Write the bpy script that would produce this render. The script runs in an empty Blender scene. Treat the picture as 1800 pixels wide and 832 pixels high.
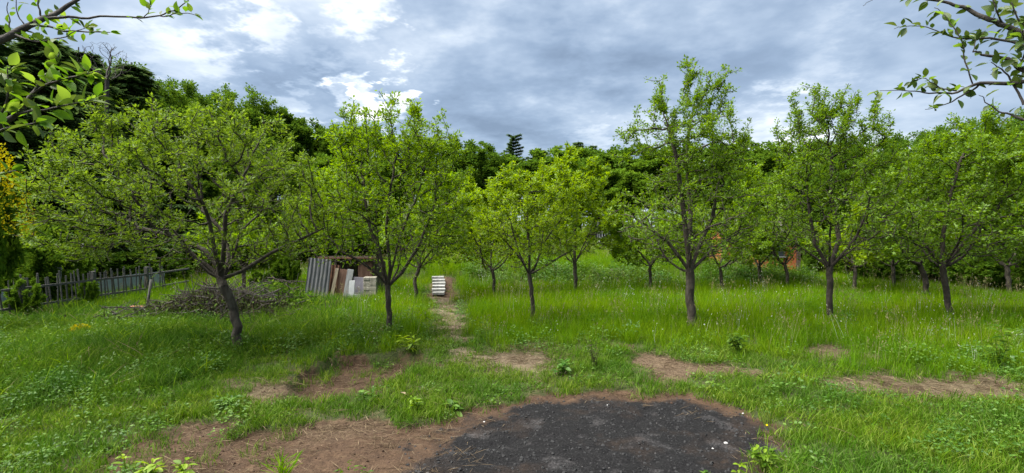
import bpy, math, random
import numpy as np
from mathutils import Vector, Matrix, Euler

# ------------------------------------------------------------------ camera, sky, sun, exposure
sc = bpy.context.scene
CAMZ, F, HX, HY = 1.6, 900.0, 900.0, 410.0
cd = bpy.data.cameras.new('camera'); cam = bpy.data.objects.new('camera', cd); sc.collection.objects.link(cam)
cd.sensor_width = 36; cd.lens = 18.0; cd.clip_end = 1000; cd.clip_start = 0.05
cam.location = (0, 0, CAMZ); cam.rotation_euler = (math.radians(90 - 0.38), 0, 0)
sc.camera = cam
SUN_EL, SUN_AZ = 62, -95          # degrees; azimuth measured from straight ahead, + to the right
EXPOSURE = 1.7
sc.view_settings.view_transform = 'Standard'; sc.view_settings.look = 'None'
sc.view_settings.exposure = EXPOSURE; sc.view_settings.gamma = 1; sc.view_settings.use_curve_mapping = False
sc.cycles.max_bounces = 4; sc.cycles.diffuse_bounces = 2; sc.cycles.transmission_bounces = 2; sc.cycles.glossy_bounces = 2
sc.cycles.use_fast_gi = False
sl = bpy.data.lights.new('sun', 'SUN'); sun = bpy.data.objects.new('sun', sl); sc.collection.objects.link(sun)
sl.energy = 5.0; sl.angle = math.radians(70); sl.color = (1.0, 0.96, 0.88)
_e, _a = math.radians(SUN_EL), math.radians(SUN_AZ)
SUND = Vector((math.sin(_a) * math.cos(_e), math.cos(_a) * math.cos(_e), math.sin(_e)))
sun.rotation_euler = SUND.to_track_quat('Z', 'Y').to_euler(); sun.location = (0, 0, 30)

def pdir(px, py):
    return Vector(((px - HX) / F, 1.0, (HY - py) / F)).normalized()

def build_world():
    w = bpy.data.worlds.new('World'); sc.world = w; w.use_nodes = True
    nt = w.node_tree; nt.nodes.clear(); N = nt.nodes.new; L = nt.links.new
    out = N('ShaderNodeOutputWorld'); bg = N('ShaderNodeBackground'); bg.inputs[1].default_value = 0.1
    L(bg.outputs[0], out.inputs[0])
    sky = N('ShaderNodeTexSky'); sky.sky_type = 'NISHITA'; sky.sun_disc = False
    sky.sun_elevation = math.radians(SUN_EL); sky.sun_rotation = math.radians(SUN_AZ)
    tc = N('ShaderNodeTexCoord'); sep = N('ShaderNodeSeparateXYZ'); L(tc.outputs['Generated'], sep.inputs[0])
    def M(op, a, b=None, c=None):
        m = N('ShaderNodeMath'); m.operation = op
        for i, v in enumerate((a, b, c)):
            if v is None: continue
            if isinstance(v, (int, float)): m.inputs[i].default_value = v
            else: L(v, m.inputs[i])
        return m.outputs[0]
    zz = M('ADD', M('MAXIMUM', sep.outputs[2], 0.0), 0.16)
    cx, cy = M('DIVIDE', sep.outputs[0], zz), M('DIVIDE', sep.outputs[1], zz)
    cmb = N('ShaderNodeCombineXYZ'); L(cx, cmb.inputs[0]); L(cy, cmb.inputs[1]); cmb.inputs[2].default_value = 3.7
    def noise(scale, det, rough, dist, vec=cmb.outputs[0]):
        n = N('ShaderNodeTexNoise'); n.inputs['Scale'].default_value = scale; n.inputs['Detail'].default_value = det
        n.inputs['Roughness'].default_value = rough; n.inputs['Distortion'].default_value = dist
        L(vec, n.inputs['Vector']); return n.outputs[0]
    n1 = noise(0.85, 4, 0.56, 0.5); n2 = noise(2.4, 4, 0.6, 0.0); n3 = noise(8.0, 4, 0.62, 0.0)
    v = M('ADD', M('ADD', M('MULTIPLY', n1, 0.74), M('MULTIPLY', n2, 0.46)), M('MULTIPLY', n3, 0.14)); v = M('SUBTRACT', v, 0.165)
    # thin places in the cloud deck where the light comes through, and a few heavier banks
    warp = M('MULTIPLY', M('SUBTRACT', n2, 0.5), 0.26); warp2 = M('MULTIPLY', M('SUBTRACT', n3, 0.5), 0.22)
    lobes = [(615, 40, 4.2, .20), (695, 120, 3.2, .22), (630, 168, 2.6, .22), (690, 174, 2.2, .20), (470, 48, 3.6, .14), (330, 108, 6, .14), (515, 185, 2.8, .18), (400, 60, 5, .08),
             (250, 30, 9, .07), (1440, 95, 6.5, .12), (1050, 262, 4, .14), (1360, 235, 5, .12), (1640, 130, 11, .06),
             (590, 105, 3.4, -.08), (900, 120, 12, -.035), (500, 160, 4, -.05), (1160, 60, 10, -.02)]
    for px, py, rad, amp in lobes:
        vd = N('ShaderNodeVectorMath'); vd.operation = 'DOT_PRODUCT'; L(tc.outputs['Generated'], vd.inputs[0]); vd.inputs[1].default_value = pdir(px, py)
        ang = M('ARCCOSINE', M('MINIMUM', vd.outputs['Value'], 1.0))
        ang = M('ADD', M('ADD', ang, warp), warp2)
        mr = N('ShaderNodeMapRange'); mr.interpolation_type = 'SMOOTHERSTEP'
        mr.inputs[1].default_value = math.radians(rad * 1.15); mr.inputs[2].default_value = 0.0; mr.inputs[3].default_value = 0.0; mr.inputs[4].default_value = amp
        L(ang, mr.inputs[0]); v = M('ADD', v, mr.outputs[0])
    # the sun behind the deck brightens the cloud round it
    vd = N('ShaderNodeVectorMath'); vd.operation = 'DOT_PRODUCT'; L(tc.outputs['Generated'], vd.inputs[0]); vd.inputs[1].default_value = SUND
    v = M('ADD', v, M('MULTIPLY', M('POWER', M('MAXIMUM', vd.outputs['Value'], 0.0), 10.0), 0.10))
    # horizon is paler
    v = M('ADD', v, M('MULTIPLY', M('POWER', M('SUBTRACT', 1.0, M('MAXIMUM', sep.outputs[2], 0.0)), 9.0), 0.07))
    ramp = N('ShaderNodeValToRGB'); cr = ramp.color_ramp; L(v, ramp.inputs[0])
    K = SKYK
    stops = [(0.34, (.165, .225, .32)), (0.46, (.245, .325, .445)), (0.55, (.35, .435, .555)), (0.63, (.51, .585, .68)), (0.72, (.76, .81, .86)), (0.82, (1.0, 1.0, 1.0))]
    while len(cr.elements) < len(stops): cr.elements.new(0.5)
    for e, (p, c) in zip(cr.elements, stops):
        e.position = p; e.color = (*[x * 0.9 for x in c], 1)
    sc_ = N('ShaderNodeVectorMath'); sc_.operation = 'SCALE'; L(ramp.outputs[0], sc_.inputs[0]); sc_.inputs['Scale'].default_value = K
    mix = N('ShaderNodeMix'); mix.data_type = 'RGBA'; mix.inputs[0].default_value = 0.93
    L(sky.outputs[0], mix.inputs[6]); L(sc_.outputs[0], mix.inputs[7]); L(mix.outputs[2], bg.inputs[0])
SKYK = 4.8
build_world()

# ------------------------------------------------------------------ helpers
rng = np.random.default_rng(11); random.seed(5)
COL = sc.collection
def lin(c): return (*c, 1.0)

def hash2(ix, iy, seed):
    h = (ix.astype(np.int64) * 374761393 + iy.astype(np.int64) * 668265263 + seed * 1442695041) & 0xffffffff
    h = ((h ^ (h >> 13)) * 1274126177) & 0xffffffff
    return ((h ^ (h >> 16)) & 0xffff) / 65535.0
def vnoise(x, y, seed=0):
    ix, iy = np.floor(x), np.floor(y); fx, fy = x - ix, y - iy
    fx = fx * fx * (3 - 2 * fx); fy = fy * fy * (3 - 2 * fy)
    a, b, c, d = hash2(ix, iy, seed), hash2(ix + 1, iy, seed), hash2(ix, iy + 1, seed), hash2(ix + 1, iy + 1, seed)
    return (a * (1 - fx) + b * fx) * (1 - fy) + (c * (1 - fx) + d * fx) * fy
def fbm(x, y, seed=0, oct=4):
    s, a, t = 0, 0.5, 0
    for i in range(oct):
        s = s + a * vnoise(x * 2 ** i, y * 2 ** i, seed + i); t += a; a *= 0.5
    return s / t - 0.5
def sstep(a, b, x):
    t = np.clip((x - a) / (b - a), 0, 1); return t * t * (3 - 2 * t)

def poly_sd(X, Y, poly):
    P = np.asarray(poly, float); n = len(P); d = np.full(X.shape, 1e9); ins = np.zeros(X.shape, bool)
    for i in range(n):
        ax, ay = P[i]; bx_, by_ = P[(i + 1) % n]; ex, ey = bx_ - ax, by_ - ay
        t = np.clip(((X - ax) * ex + (Y - ay) * ey) / (ex * ex + ey * ey + 1e-12), 0, 1)
        d = np.minimum(d, np.hypot(X - ax - t * ex, Y - ay - t * ey))
        c = ((ay > Y) != (by_ > Y)) & (X < (bx_ - ax) * (Y - ay) / (by_ - ay + 1e-12) + ax); ins ^= c
    return np.where(ins, -d, d)
def flat(px, py):                       # a place on the near, level ground seen at this pixel
    d = CAMZ * F / (py - HY); return ((px - HX) / F * d, d)
ASH = [flat(*p) for p in [(690, 900), (695, 832), (735, 785), (800, 748), (850, 728), (900, 712), (960, 701), (1050, 697), (1200, 699), (1285, 716), (1325, 745), (1348, 785), (1345, 832), (1335, 900)]]
RIM = [flat(*p) for p in [(600, 1000), (640, 800), (700, 755), (760, 735), (850, 706), (940, 690), (1060, 682), (1230, 688), (1310, 712), (1355, 755), (1362, 832), (1350, 900)]]
DIRT = [[flat(*p) for p in [(60, 900), (100, 800), (180, 765), (290, 742), (420, 738), (560, 728), (660, 733), (740, 742), (760, 760), (760, 900)]],
        [flat(*p) for p in [(490, 700), (535, 640), (600, 622), (660, 620), (735, 617), (755, 640), (700, 672), (610, 698), (550, 712)]],
        [flat(*p) for p in [(1075, 603), (1130, 612), (1200, 634), (1270, 648), (1295, 660), (1180, 680), (1060, 690), (1130, 655), (1100, 625)]],
        [flat(*p) for p in [(742, 506), (800, 504), (806, 514), (790, 524), (750, 522)]]]
STRAW = [[flat(*p) for p in [(325, 668), (420, 662), (510, 668), (560, 700), (440, 720), (400, 690)]],
         [flat(*p) for p in [(1440, 672), (1600, 660), (1700, 662), (1850, 672), (1850, 712), (1700, 726), (1600, 716), (1510, 700)]],
         [flat(*p) for p in [(1375, 626), (1440, 610), (1510, 610), (1560, 630), (1450, 648)]],
         [flat(*p) for p in [(1075, 603), (1130, 612), (1200, 634), (1280, 650), (1295, 660), (1180, 678), (1140, 655)]],
         [flat(*p) for p in [(200, 752), (420, 735), (690, 728), (700, 760), (560, 775), (400, 770)]],
         [flat(*p) for p in [(800, 610), (1000, 600), (1020, 640), (900, 660), (850, 640)]]]
PATH = [flat(*p) for p in [(752, 518), (796, 517), (806, 560), (826, 600), (860, 622), (960, 626), (1000, 655), (930, 692), (860, 660), (800, 630), (772, 590), (760, 550)]]
CUT = DIRT[1]

def fields(X, Y):
    """how bare, burnt, strawy and trodden the ground is at (X, Y)"""
    X = np.asarray(X, float); Y = np.asarray(Y, float)
    near = (Y < 18) & (Y > -2) & (np.abs(X) < 16)
    r = {k: np.zeros(X.shape) for k in ('dirt', 'ash', 'straw', 'path', 'rim', 'walk')}
    if not near.any(): return r
    x, y = X[near], Y[near]
    nz = fbm(x * 2.2, y * 2.2, 3, 4) * 0.55
    nz2 = fbm(x * 5, y * 5, 23, 3) * 0.3
    k = 0.6 + 0.05 * y
    r['ash'][near] = sstep(0.22, -0.26, poly_sd(x, y, ASH) + nz * 1.1 + nz2 * 1.2)
    r['rim'][near] = sstep(0.08, -0.12, poly_sd(x, y, RIM) + nz * 1.1 + nz2 * 1.4)
    d = np.zeros(x.shape)
    for p, dw in zip(DIRT, (1, 1, .85, 1)): d = np.maximum(d, dw * sstep(0.12, -0.2, poly_sd(x, y, p) + nz * 1.3 + nz2 * 1.3))
    r['dirt'][near] = d
    d = np.zeros(x.shape)
    for p, sw in zip(STRAW, (1, 1, .9, .9, .5, .5)): d = np.maximum(d, sw * sstep(0.2, -0.3, poly_sd(x, y, p) + nz * 1.5 + nz2 * 1.6))
    r['straw'][near] = d
    ps = poly_sd(x, y, PATH); r['path'][near] = np.interp(y, [6.2, 7.8], [.68, .95]) * sstep(0.2, -0.2, ps + nz * 1.1 + nz2 * 1.5); r['walk'][near] = sstep(.55, .05, ps + nz)
    return r

def height(X, Y, fine=False):
    X = np.asarray(X, float); Y = np.asarray(Y, float)
    z = 0.16 * fbm(X * 0.35, Y * 0.35, 9, 3) * sstep(2, 9, Y)
    yb = 15.0 + 0.5 * fbm(X * 0.3, X * 0 + 2.0, 4, 2)
    z = z + 0.30 * sstep(13.1, 14.9, Y) * sstep(17.2, 15.5, Y) * np.exp(-((X + 1.93) / .55) ** 2)
    side = sstep(-7.5, -3.0, X) * sstep(9.5, 6.5, X)
    z = z + 0.46 * sstep(0, 2.0, Y - yb) * side
    z = z - 0.22 * sstep(-5.5, -9.5, X) * sstep(40, 20, Y) - 0.25 * sstep(9, 16, X)
    far = np.maximum(0, Y - 30)
    z = z + 0.05 * np.minimum(far, 60) + 4.0 * sstep(24, 60, Y) * sstep(-2, -16, X)
    z = np.where(Y > 90, z, z)
    if fine:
        f = fields(X, Y)
        bare = np.clip(f['dirt'] + f['rim'], 0, 1)
        z = z - 0.035 * bare
        near = (Y < 14) & (np.abs(X) < 14)
        c = np.zeros(X.shape); c[near] = sstep(0.03, -0.06, poly_sd(X[near], Y[near], CUT) + fbm(X[near] * 4, Y[near] * 4, 31, 3) * 0.2)
        z = z - 0.12 * c
        z = z + (0.05 * fbm(X * 3, Y * 3, 41, 3) + 0.035 * fbm(X * 11, Y * 11, 47, 3)) * sstep(14, 6, Y)
        z = z + 0.02 * fbm(X * 16, Y * 16, 51, 3) * bare * sstep(9, 5, Y)
    return z
def h1(x, y): return float(height(np.array([x]), np.array([y]), True)[0])
def G(px, py, dmax=60.0):
    """where the sight line through a pixel meets the terrain"""
    d = np.arange(2.2, dmax, 0.03); X = (px - HX) / F * d; Z = CAMZ + (HY - py) / F * d
    hit = np.nonzero(Z <= height(X, d))[0]
    i = hit[0] if len(hit) else len(d) - 1
    return Vector((X[i], d[i], h1(X[i], d[i])))
def at(px, py, d): return Vector(((px - HX) / F * d, d, CAMZ + (HY - py) / F * d))

def mesh(name, V, Fc, smooth=False, attrs=None):
    """V (n,3); Fc (m,3) or (m,4)"""
    V = np.ascontiguousarray(V, np.float32); Fc = np.ascontiguousarray(Fc, np.int32)
    me = bpy.data.meshes.new(name); k = Fc.shape[1]
    me.vertices.add(len(V)); me.vertices.foreach_set('co', V.ravel())
    me.loops.add(Fc.size); me.loops.foreach_set('vertex_index', Fc.ravel())
    me.polygons.add(len(Fc)); me.polygons.foreach_set('loop_start', np.arange(0, Fc.size, k, dtype=np.int32))
    if smooth: me.polygons.foreach_set('use_smooth', np.ones(len(Fc), bool))
    for an, av in (attrs or {}).items():
        a = me.attributes.new(an, 'FLOAT', 'POINT'); a.data.foreach_set('value', np.ascontiguousarray(av, np.float32))
    me.update(calc_edges=True); return me
def obj(name, me, mat=None, parent=None, loc=(0, 0, 0), rot=(0, 0, 0), link=True):
    o = bpy.data.objects.new(name, me)
    if mat and me and not me.materials: me.materials.append(mat)
    o.parent = parent; o.location = loc; o.rotation_euler = rot
    if link: COL.objects.link(o)
    return o
def tag(o, label, cat=None, group=None, kind=None):
    o['label'] = label
    if cat: o['category'] = cat
    if group: o['group'] = group
    if kind: o['kind'] = kind
    return o
def thing(name, label, cat, loc=(0, 0, 0), rz=0.0, group=None):
    o = bpy.data.objects.new(name, None); COL.objects.link(o); o.location = loc; o.rotation_euler = (0, 0, rz); o.empty_display_size = 0.1
    return tag(o, label, cat, group)
def copy_tree(o, parent=None):
    c = o.copy(); COL.objects.link(c); c.parent = parent
    for ch in o.children: copy_tree(ch, c)
    return c
def norm(v): return v / np.maximum(np.linalg.norm(v, axis=-1, keepdims=True), 1e-9)
def rdir(n, r=None): return norm((r or rng).normal(size=(n, 3)))

BOXF = [(0, 1, 2, 3), (7, 6, 5, 4), (0, 4, 5, 1), (1, 5, 6, 2), (2, 6, 7, 3), (3, 7, 4, 0)]
def box_me(name, sx, sy, sz, jit=0.0, bev=0.0):
    """a board or block standing on its base; a little out of true, with broken edges"""
    import bmesh
    V = [[-sx / 2, -sy / 2, 0], [-sx / 2, sy / 2, 0], [sx / 2, sy / 2, 0], [sx / 2, -sy / 2, 0]]
    V = V + [[a, b, sz] for a, b, _ in V]
    V = [[c + random.uniform(-jit, jit) for c in v] for v in V]
    me = bpy.data.meshes.new(name); me.from_pydata(V, [], BOXF)
    if bev:
        bm = bmesh.new(); bm.from_mesh(me); bmesh.ops.bevel(bm, geom=bm.edges[:], offset=bev, segments=1, affect='EDGES'); bmesh.ops.recalc_face_normals(bm, faces=bm.faces[:]); bm.to_mesh(me); bm.free()
    return me
def tube(pts, rad, sides=6, cap=True):
    pts = np.asarray(pts, float); rad = np.asarray(rad, float); n = len(pts)
    d = np.gradient(pts, axis=0); d = norm(d); ref = np.array([0.31, 0.17, 0.93]) if abs(d[:, 2]).mean() < 0.7 else np.array([0.9, 0.3, 0.05])
    u = norm(np.cross(d, ref)); w = np.cross(d, u); a = np.linspace(0, 2 * np.pi, sides, endpoint=False)
    V = pts[:, None] + rad[:, None, None] * (np.cos(a)[None, :, None] * u[:, None] + np.sin(a)[None, :, None] * w[:, None])
    V = V.reshape(-1, 3); q = []
    for i in range(n - 1):
        for j in range(sides):
            k = (j + 1) % sides; q.append((i * sides + j, i * sides + k, (i + 1) * sides + k, (i + 1) * sides + j))
    return V, np.array(q)

# ------------------------------------------------------------------ materials
def new_mat(name):
    m = bpy.data.materials.new(name); m.use_nodes = True; nt = m.node_tree; nt.nodes.clear()
    return m, nt, nt.nodes.new, nt.links.new
def ramp_node(N, L, src, stops):
    r = N('ShaderNodeValToRGB'); L(src, r.inputs[0])
    while len(r.color_ramp.elements) < len(stops): r.color_ramp.elements.new(0.5)
    for e, (p, c) in zip(r.color_ramp.elements, stops): e.position = p; e.color = lin(c)
    return r.outputs[0]
def leaf_mat(name, cols, trans=0.4, tcol=None, rough=0.5, pos_scale=0.0, pos_cols=None, gloss=0.0):
    """cols: ramp over each leaf's own tint"""
    m, nt, N, L = new_mat(name)
    out = N('ShaderNodeOutputMaterial'); p = N('ShaderNodeBsdfDiffuse'); t = N('ShaderNodeBsdfTranslucent'); mx = N('ShaderNodeMixShader')
    at_ = N('ShaderNodeAttribute'); at_.attribute_name = 'lv'
    n = len(cols); c = ramp_node(N, L, at_.outputs['Fac'], [(i / (n - 1), cc) for i, cc in enumerate(cols)])
    if pos_scale:
        g = N('ShaderNodeNewGeometry'); no = N('ShaderNodeTexNoise'); no.inputs['Scale'].default_value = pos_scale; no.inputs['Detail'].default_value = 3
        L(g.outputs['Position'], no.inputs['Vector'])
        f = ramp_node(N, L, no.outputs[0], [(0.38, (0, 0, 0)), (0.62, (1, 1, 1))])
        mm = N('ShaderNodeMix'); mm.data_type = 'RGBA'; mm.blend_type = 'MULTIPLY'; mm.inputs[0].default_value = 1
        m2 = N('ShaderNodeMix'); m2.data_type = 'RGBA'; L(f, m2.inputs[0]); m2.inputs[6].default_value = lin(pos_cols[0]); m2.inputs[7].default_value = lin(pos_cols[1])
        L(c, mm.inputs[6]); L(m2.outputs[2], mm.inputs[7]); c = mm.outputs[2]
    hs = N('ShaderNodeHueSaturation'); hs.inputs['Hue'].default_value = 0.485; hs.inputs['Saturation'].default_value = 1.05; hs.inputs['Value'].default_value = 1.3
    L(c, hs.inputs['Color']); L(hs.outputs[0], t.inputs[0]); L(c, p.inputs['Color'])
    mx.inputs[0].default_value = trans; L(p.outputs[0], mx.inputs[1]); L(t.outputs[0], mx.inputs[2])
    if gloss:
        gl = N('ShaderNodeBsdfGlossy'); gl.inputs['Roughness'].default_value = rough; gl.inputs['Color'].default_value = (.9, .9, .85, 1); m3 = N('ShaderNodeMixShader'); m3.inputs[0].default_value = gloss
        L(mx.outputs[0], m3.inputs[1]); L(gl.outputs[0], m3.inputs[2]); mx = m3
    L(mx.outputs[0], out.inputs[0])
    return m
def rough_mat(name, stops, scale=4.0, detail=6, rough=0.85, bump=0.3, bscale=None, stretch=(1, 1, 1), metallic=0, coord='Object', spec=0.3):
    m, nt, N, L = new_mat(name)
    out = N('ShaderNodeOutputMaterial'); p = N('ShaderNodeBsdfPrincipled'); L(p.outputs[0], out.inputs[0])
    tc = N('ShaderNodeTexCoord'); mp = N('ShaderNodeMapping'); mp.inputs['Scale'].default_value = stretch; L(tc.outputs[coord], mp.inputs[0])
    no = N('ShaderNodeTexNoise'); no.inputs['Scale'].default_value = scale; no.inputs['Detail'].default_value = detail; no.inputs['Roughness'].default_value = 0.65; L(mp.outputs[0], no.inputs['Vector'])
    L(ramp_node(N, L, no.outputs[0], stops), p.inputs['Base Color'])
    p.inputs['Roughness'].default_value = rough; p.inputs['Metallic'].default_value = metallic; p.inputs['Specular IOR Level'].default_value = spec
    if bump:
        nb = N('ShaderNodeTexNoise'); nb.inputs['Scale'].default_value = bscale or scale * 4; nb.inputs['Detail'].default_value = 5; L(mp.outputs[0], nb.inputs['Vector'])
        b = N('ShaderNodeBump'); b.inputs['Strength'].default_value = bump; b.inputs['Distance'].default_value = 0.02; L(nb.outputs[0], b.inputs['Height']); L(b.outputs[0], p.inputs['Normal'])
    return m

M_BARK = rough_mat('bark', [(.3, (.020, .016, .012)), (.5, (.050, .041, .031)), (.7, (.095, .083, .066))], 14, 8, .9, .8, 40, (1, 1, .35))
M_BARKD = rough_mat('dark_bark', [(.3, (.016, .013, .010)), (.55, (.040, .032, .025)), (.75, (.075, .063, .05))], 10, 8, .9, .8, 40, (1, 1, .4))
M_TWIG = rough_mat('grey_twig', [(.3, (.025, .021, .019)), (.6, (.055, .048, .043)), (.8, (.10, .09, .08))], 30, 4, .85, .3)
M_APPLE = leaf_mat('apple_leaf', [(.055, .108, .009), (.085, .155, .012), (.122, .205, .016), (.185, .265, .04)], .46, gloss=.02)
M_PLUM = leaf_mat('plum_leaf', [(.060, .130, .006), (.100, .195, .008), (.148, .258, .012), (.21, .31, .02)], .48, gloss=.02)
M_PLUMD = leaf_mat('plum_leaf_deep', [(.048, .112, .006), (.082, .168, .008), (.124, .224, .012), (.18, .275, .02)], .47, gloss=.02)
M_BRIGHT = leaf_mat('young_leaf', [(.082, .162, .006), (.130, .228, .008), (.180, .285, .012), (.235, .325, .02)], .5, gloss=.02)
M_WOOD = leaf_mat('wood_leaf', [(.028, .072, .009), (.048, .106, .012), (.076, .146, .015), (.115, .19, .024)], .36)
M_WOODL = leaf_mat('wood_leaf_light', [(.038, .088, .010), (.064, .134, .013), (.098, .182, .018), (.14, .225, .028)], .37)
M_PINE = leaf_mat('pine_needle', [(.036, .075, .024), (.058, .108, .032), (.085, .14, .042), (.12, .17, .05)], .3)
M_NEAR = leaf_mat('near_leaf', [(.055, .14, .010), (.085, .19, .013), (.12, .235, .018), (.17, .27, .035)], .48, gloss=.015)
M_NEAR_BACKLIT = leaf_mat('near_leaf_backlit', [(.028, .060, .008), (.045, .088, .011), (.07, .12, .016), (.11, .16, .03)], .3, gloss=.04)  # backlit look put into the colour: darker copy of the near leaf
M_YELLOW = leaf_mat('yellow_blossom', [(.36, .30, .008), (.44, .36, .01), (.36, .34, .015), (.20, .25, .015)], .3)
M_DRYWEED = leaf_mat('dry_weed', [(.030, .026, .018), (.050, .046, .028), (.06, .085, .022), (.085, .14, .03)], .2)
M_GRASS = leaf_mat('grass_blade', [(.055, .130, .005), (.086, .180, .007), (.121, .226, .011), (.18, .26, .03)], .42, pos_scale=.55, pos_cols=((.74, .85, .75), (1.12, 1.06, .7)))
M_GRASSD = leaf_mat('lush_grass_blade', [(.022, .064, .007), (.040, .096, .010), (.064, .134, .014), (.115, .175, .045)], .38, pos_scale=.8, pos_cols=((.70, .82, .8), (1.12, 1.05, .75)))
M_TURF = leaf_mat('turf_blade', [(.032, .082, .007), (.055, .120, .010), (.084, .164, .014), (.15, .205, .05)], .4, pos_scale=1.1, pos_cols=((.70, .82, .8), (1.12, 1.05, .75)))
M_HERB = leaf_mat('herb_leaf', [(.026, .074, .007), (.046, .110, .010), (.072, .150, .014), (.11, .195, .03)], .36, pos_scale=.8, pos_cols=((.75, .9, 1.0), (1.12, 1.05, .8)), gloss=.02)
M_STRAW = leaf_mat('dry_straw', [(.07, .050, .031), (.11, .082, .052), (.16, .123, .08), (.24, .19, .125)], .15)

def ground_mat():
    m, nt, N, L = new_mat('earth')
    out = N('ShaderNodeOutputMaterial'); p = N('ShaderNodeBsdfPrincipled'); L(p.outputs[0], out.inputs[0])
    p.inputs['Roughness'].default_value = .95; p.inputs['Specular IOR Level'].default_value = .15
    g = N('ShaderNodeNewGeometry')
    def noise(s, d=6, r=.6):
        n = N('ShaderNodeTexNoise'); n.inputs['Scale'].default_value = s; n.inputs['Detail'].default_value = d; n.inputs['Roughness'].default_value = r
        L(g.outputs['Position'], n.inputs['Vector']); return n.outputs[0]
    def A(n):
        a = N('ShaderNodeAttribute'); a.attribute_name = n; return a.outputs['Fac']
    def mix(f, a, b):
        x = N('ShaderNodeMix'); x.data_type = 'RGBA'; L(f, x.inputs[0]); L(a, x.inputs[6]); L(b, x.inputs[7]); return x.outputs[2]
    def edge(a, n, w=.35):      # break the border of a patch up with noise
        s = N('ShaderNodeMath'); s.operation = 'MULTIPLY_ADD'; L(n, s.inputs[0]); s.inputs[1].default_value = 1.3; s.inputs[2].default_value = -.65
        t = N('ShaderNodeMath'); t.operation = 'ADD'; L(a, t.inputs[0]); L(s.outputs[0], t.inputs[1])
        r = N('ShaderNodeMapRange'); r.interpolation_type = 'SMOOTHSTEP'; r.inputs[1].default_value = .5 - w; r.inputs[2].default_value = .5 + w; L(t.outputs[0], r.inputs[0]); return r.outputs[0]
    nA, nB, nC, nD = noise(3.2, 6), noise(14, 7, .65), noise(60, 5, .6), noise(1.1, 4)
    turf = ramp_node(N, L, nB, [(.3, (.022, .03, .010)), (.55, (.045, .055, .018)), (.75, (.085, .075, .035))])
    soil = ramp_node(N, L, nB, [(.28, (.020, .012, .008)), (.48, (.046, .027, .0165)), (.62, (.078, .048, .029)), (.8, (.15, .10, .062))])
    soil2 = ramp_node(N, L, nC, [(.3, (.026, .016, .010)), (.6, (.070, .044, .027)), (.8, (.145, .10, .064))])
    soil = mix(nA, soil, soil2)
    straw = ramp_node(N, L, nC, [(.3, (.045, .030, .019)), (.5, (.090, .064, .041)), (.72, (.17, .13, .085))])
    ashd = ramp_node(N, L, nC, [(.3, (.003, .003, .0034)), (.52, (.0065, .0064, .007)), (.66, (.015, .0146, .0155)), (.8, (.05, .048, .05))])
    ashl = ramp_node(N, L, nC, [(.3, (.022, .021, .022)), (.55, (.066, .062, .063)), (.75, (.16, .155, .155))])
    ashp = ramp_node(N, L, nA, [(.56, (0, 0, 0)), (.78, (.85, .85, .85))])
    ash = mix(ashp, ashd, ashl)
    warm = ramp_node(N, L, nD, [(.52, (0, 0, 0)), (.72, (.45, .45, .45))]); ash = mix(warm, ash, soil)
    trod = ramp_node(N, L, nC, [(.3, (.075, .056, .036)), (.5, (.135, .105, .070)), (.72, (.22, .18, .125))])
    c = mix(edge(A('path'), nB), turf, trod)
    c = mix(edge(A('dirt'), nB), c, soil)
    s2 = N('ShaderNodeMath'); s2.operation = 'MULTIPLY'; L(edge(A('straw'), nB), s2.inputs[0]); s2.inputs[1].default_value = .75
    c = mix(s2.outputs[0], c, straw)
    c = mix(edge(A('rim'), nB), c, soil)
    c = mix(edge(A('ash'), nB, .3), c, ash)
    L(c, p.inputs['Base Color'])
    b = N('ShaderNodeBump'); b.inputs['Strength'].default_value = .9; b.inputs['Distance'].default_value = .025
    ad = N('ShaderNodeMath'); ad.operation = 'MULTIPLY_ADD'; L(nC, ad.inputs[0]); ad.inputs[1].default_value = .6; L(nB, ad.inputs[2]); L(ad.outputs[0], b.inputs['Height']); L(b.outputs[0], p.inputs['Normal'])
    return m

# ------------------------------------------------------------------ the ground: one sheet, fine where it is near
def axis(segs):
    o = [segs[0][0]]
    for a, b, n in segs: o += list(np.linspace(a, b, n + 1)[1:])
    return np.array(o)
gx = axis([(-260, -60, 16), (-60, -20, 50), (-20, -9, 80), (-9, -5, 100), (-5, 4.5, 300), (4.5, 9, 120), (9, 20, 80), (20, 60, 50), (60, 260, 16)])
gy = axis([(-60, 0, 20), (0, 3, 30), (3, 6.5, 130), (6.5, 11, 110), (11, 18, 100), (18, 40, 90), (40, 90, 40), (90, 400, 20)])
GX, GY = np.meshgrid(gx, gy); fx_, fy_ = GX.ravel(), GY.ravel()
gz = height(fx_, fy_, True); fl = fields(fx_, fy_)
nx, ny = len(gx), len(gy); ii = (np.arange(ny - 1)[:, None] * nx + np.arange(nx - 1)[None]).ravel()
gme = mesh('ground', np.stack([fx_, fy_, gz], 1), np.stack([ii, ii + 1, ii + nx + 1, ii + nx], 1), True, fl)
ground = obj('ground', gme, ground_mat()); ground['kind'] = 'structure'; ground['label'] = 'grassy orchard ground with bare brown soil and a black burnt patch'

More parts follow.
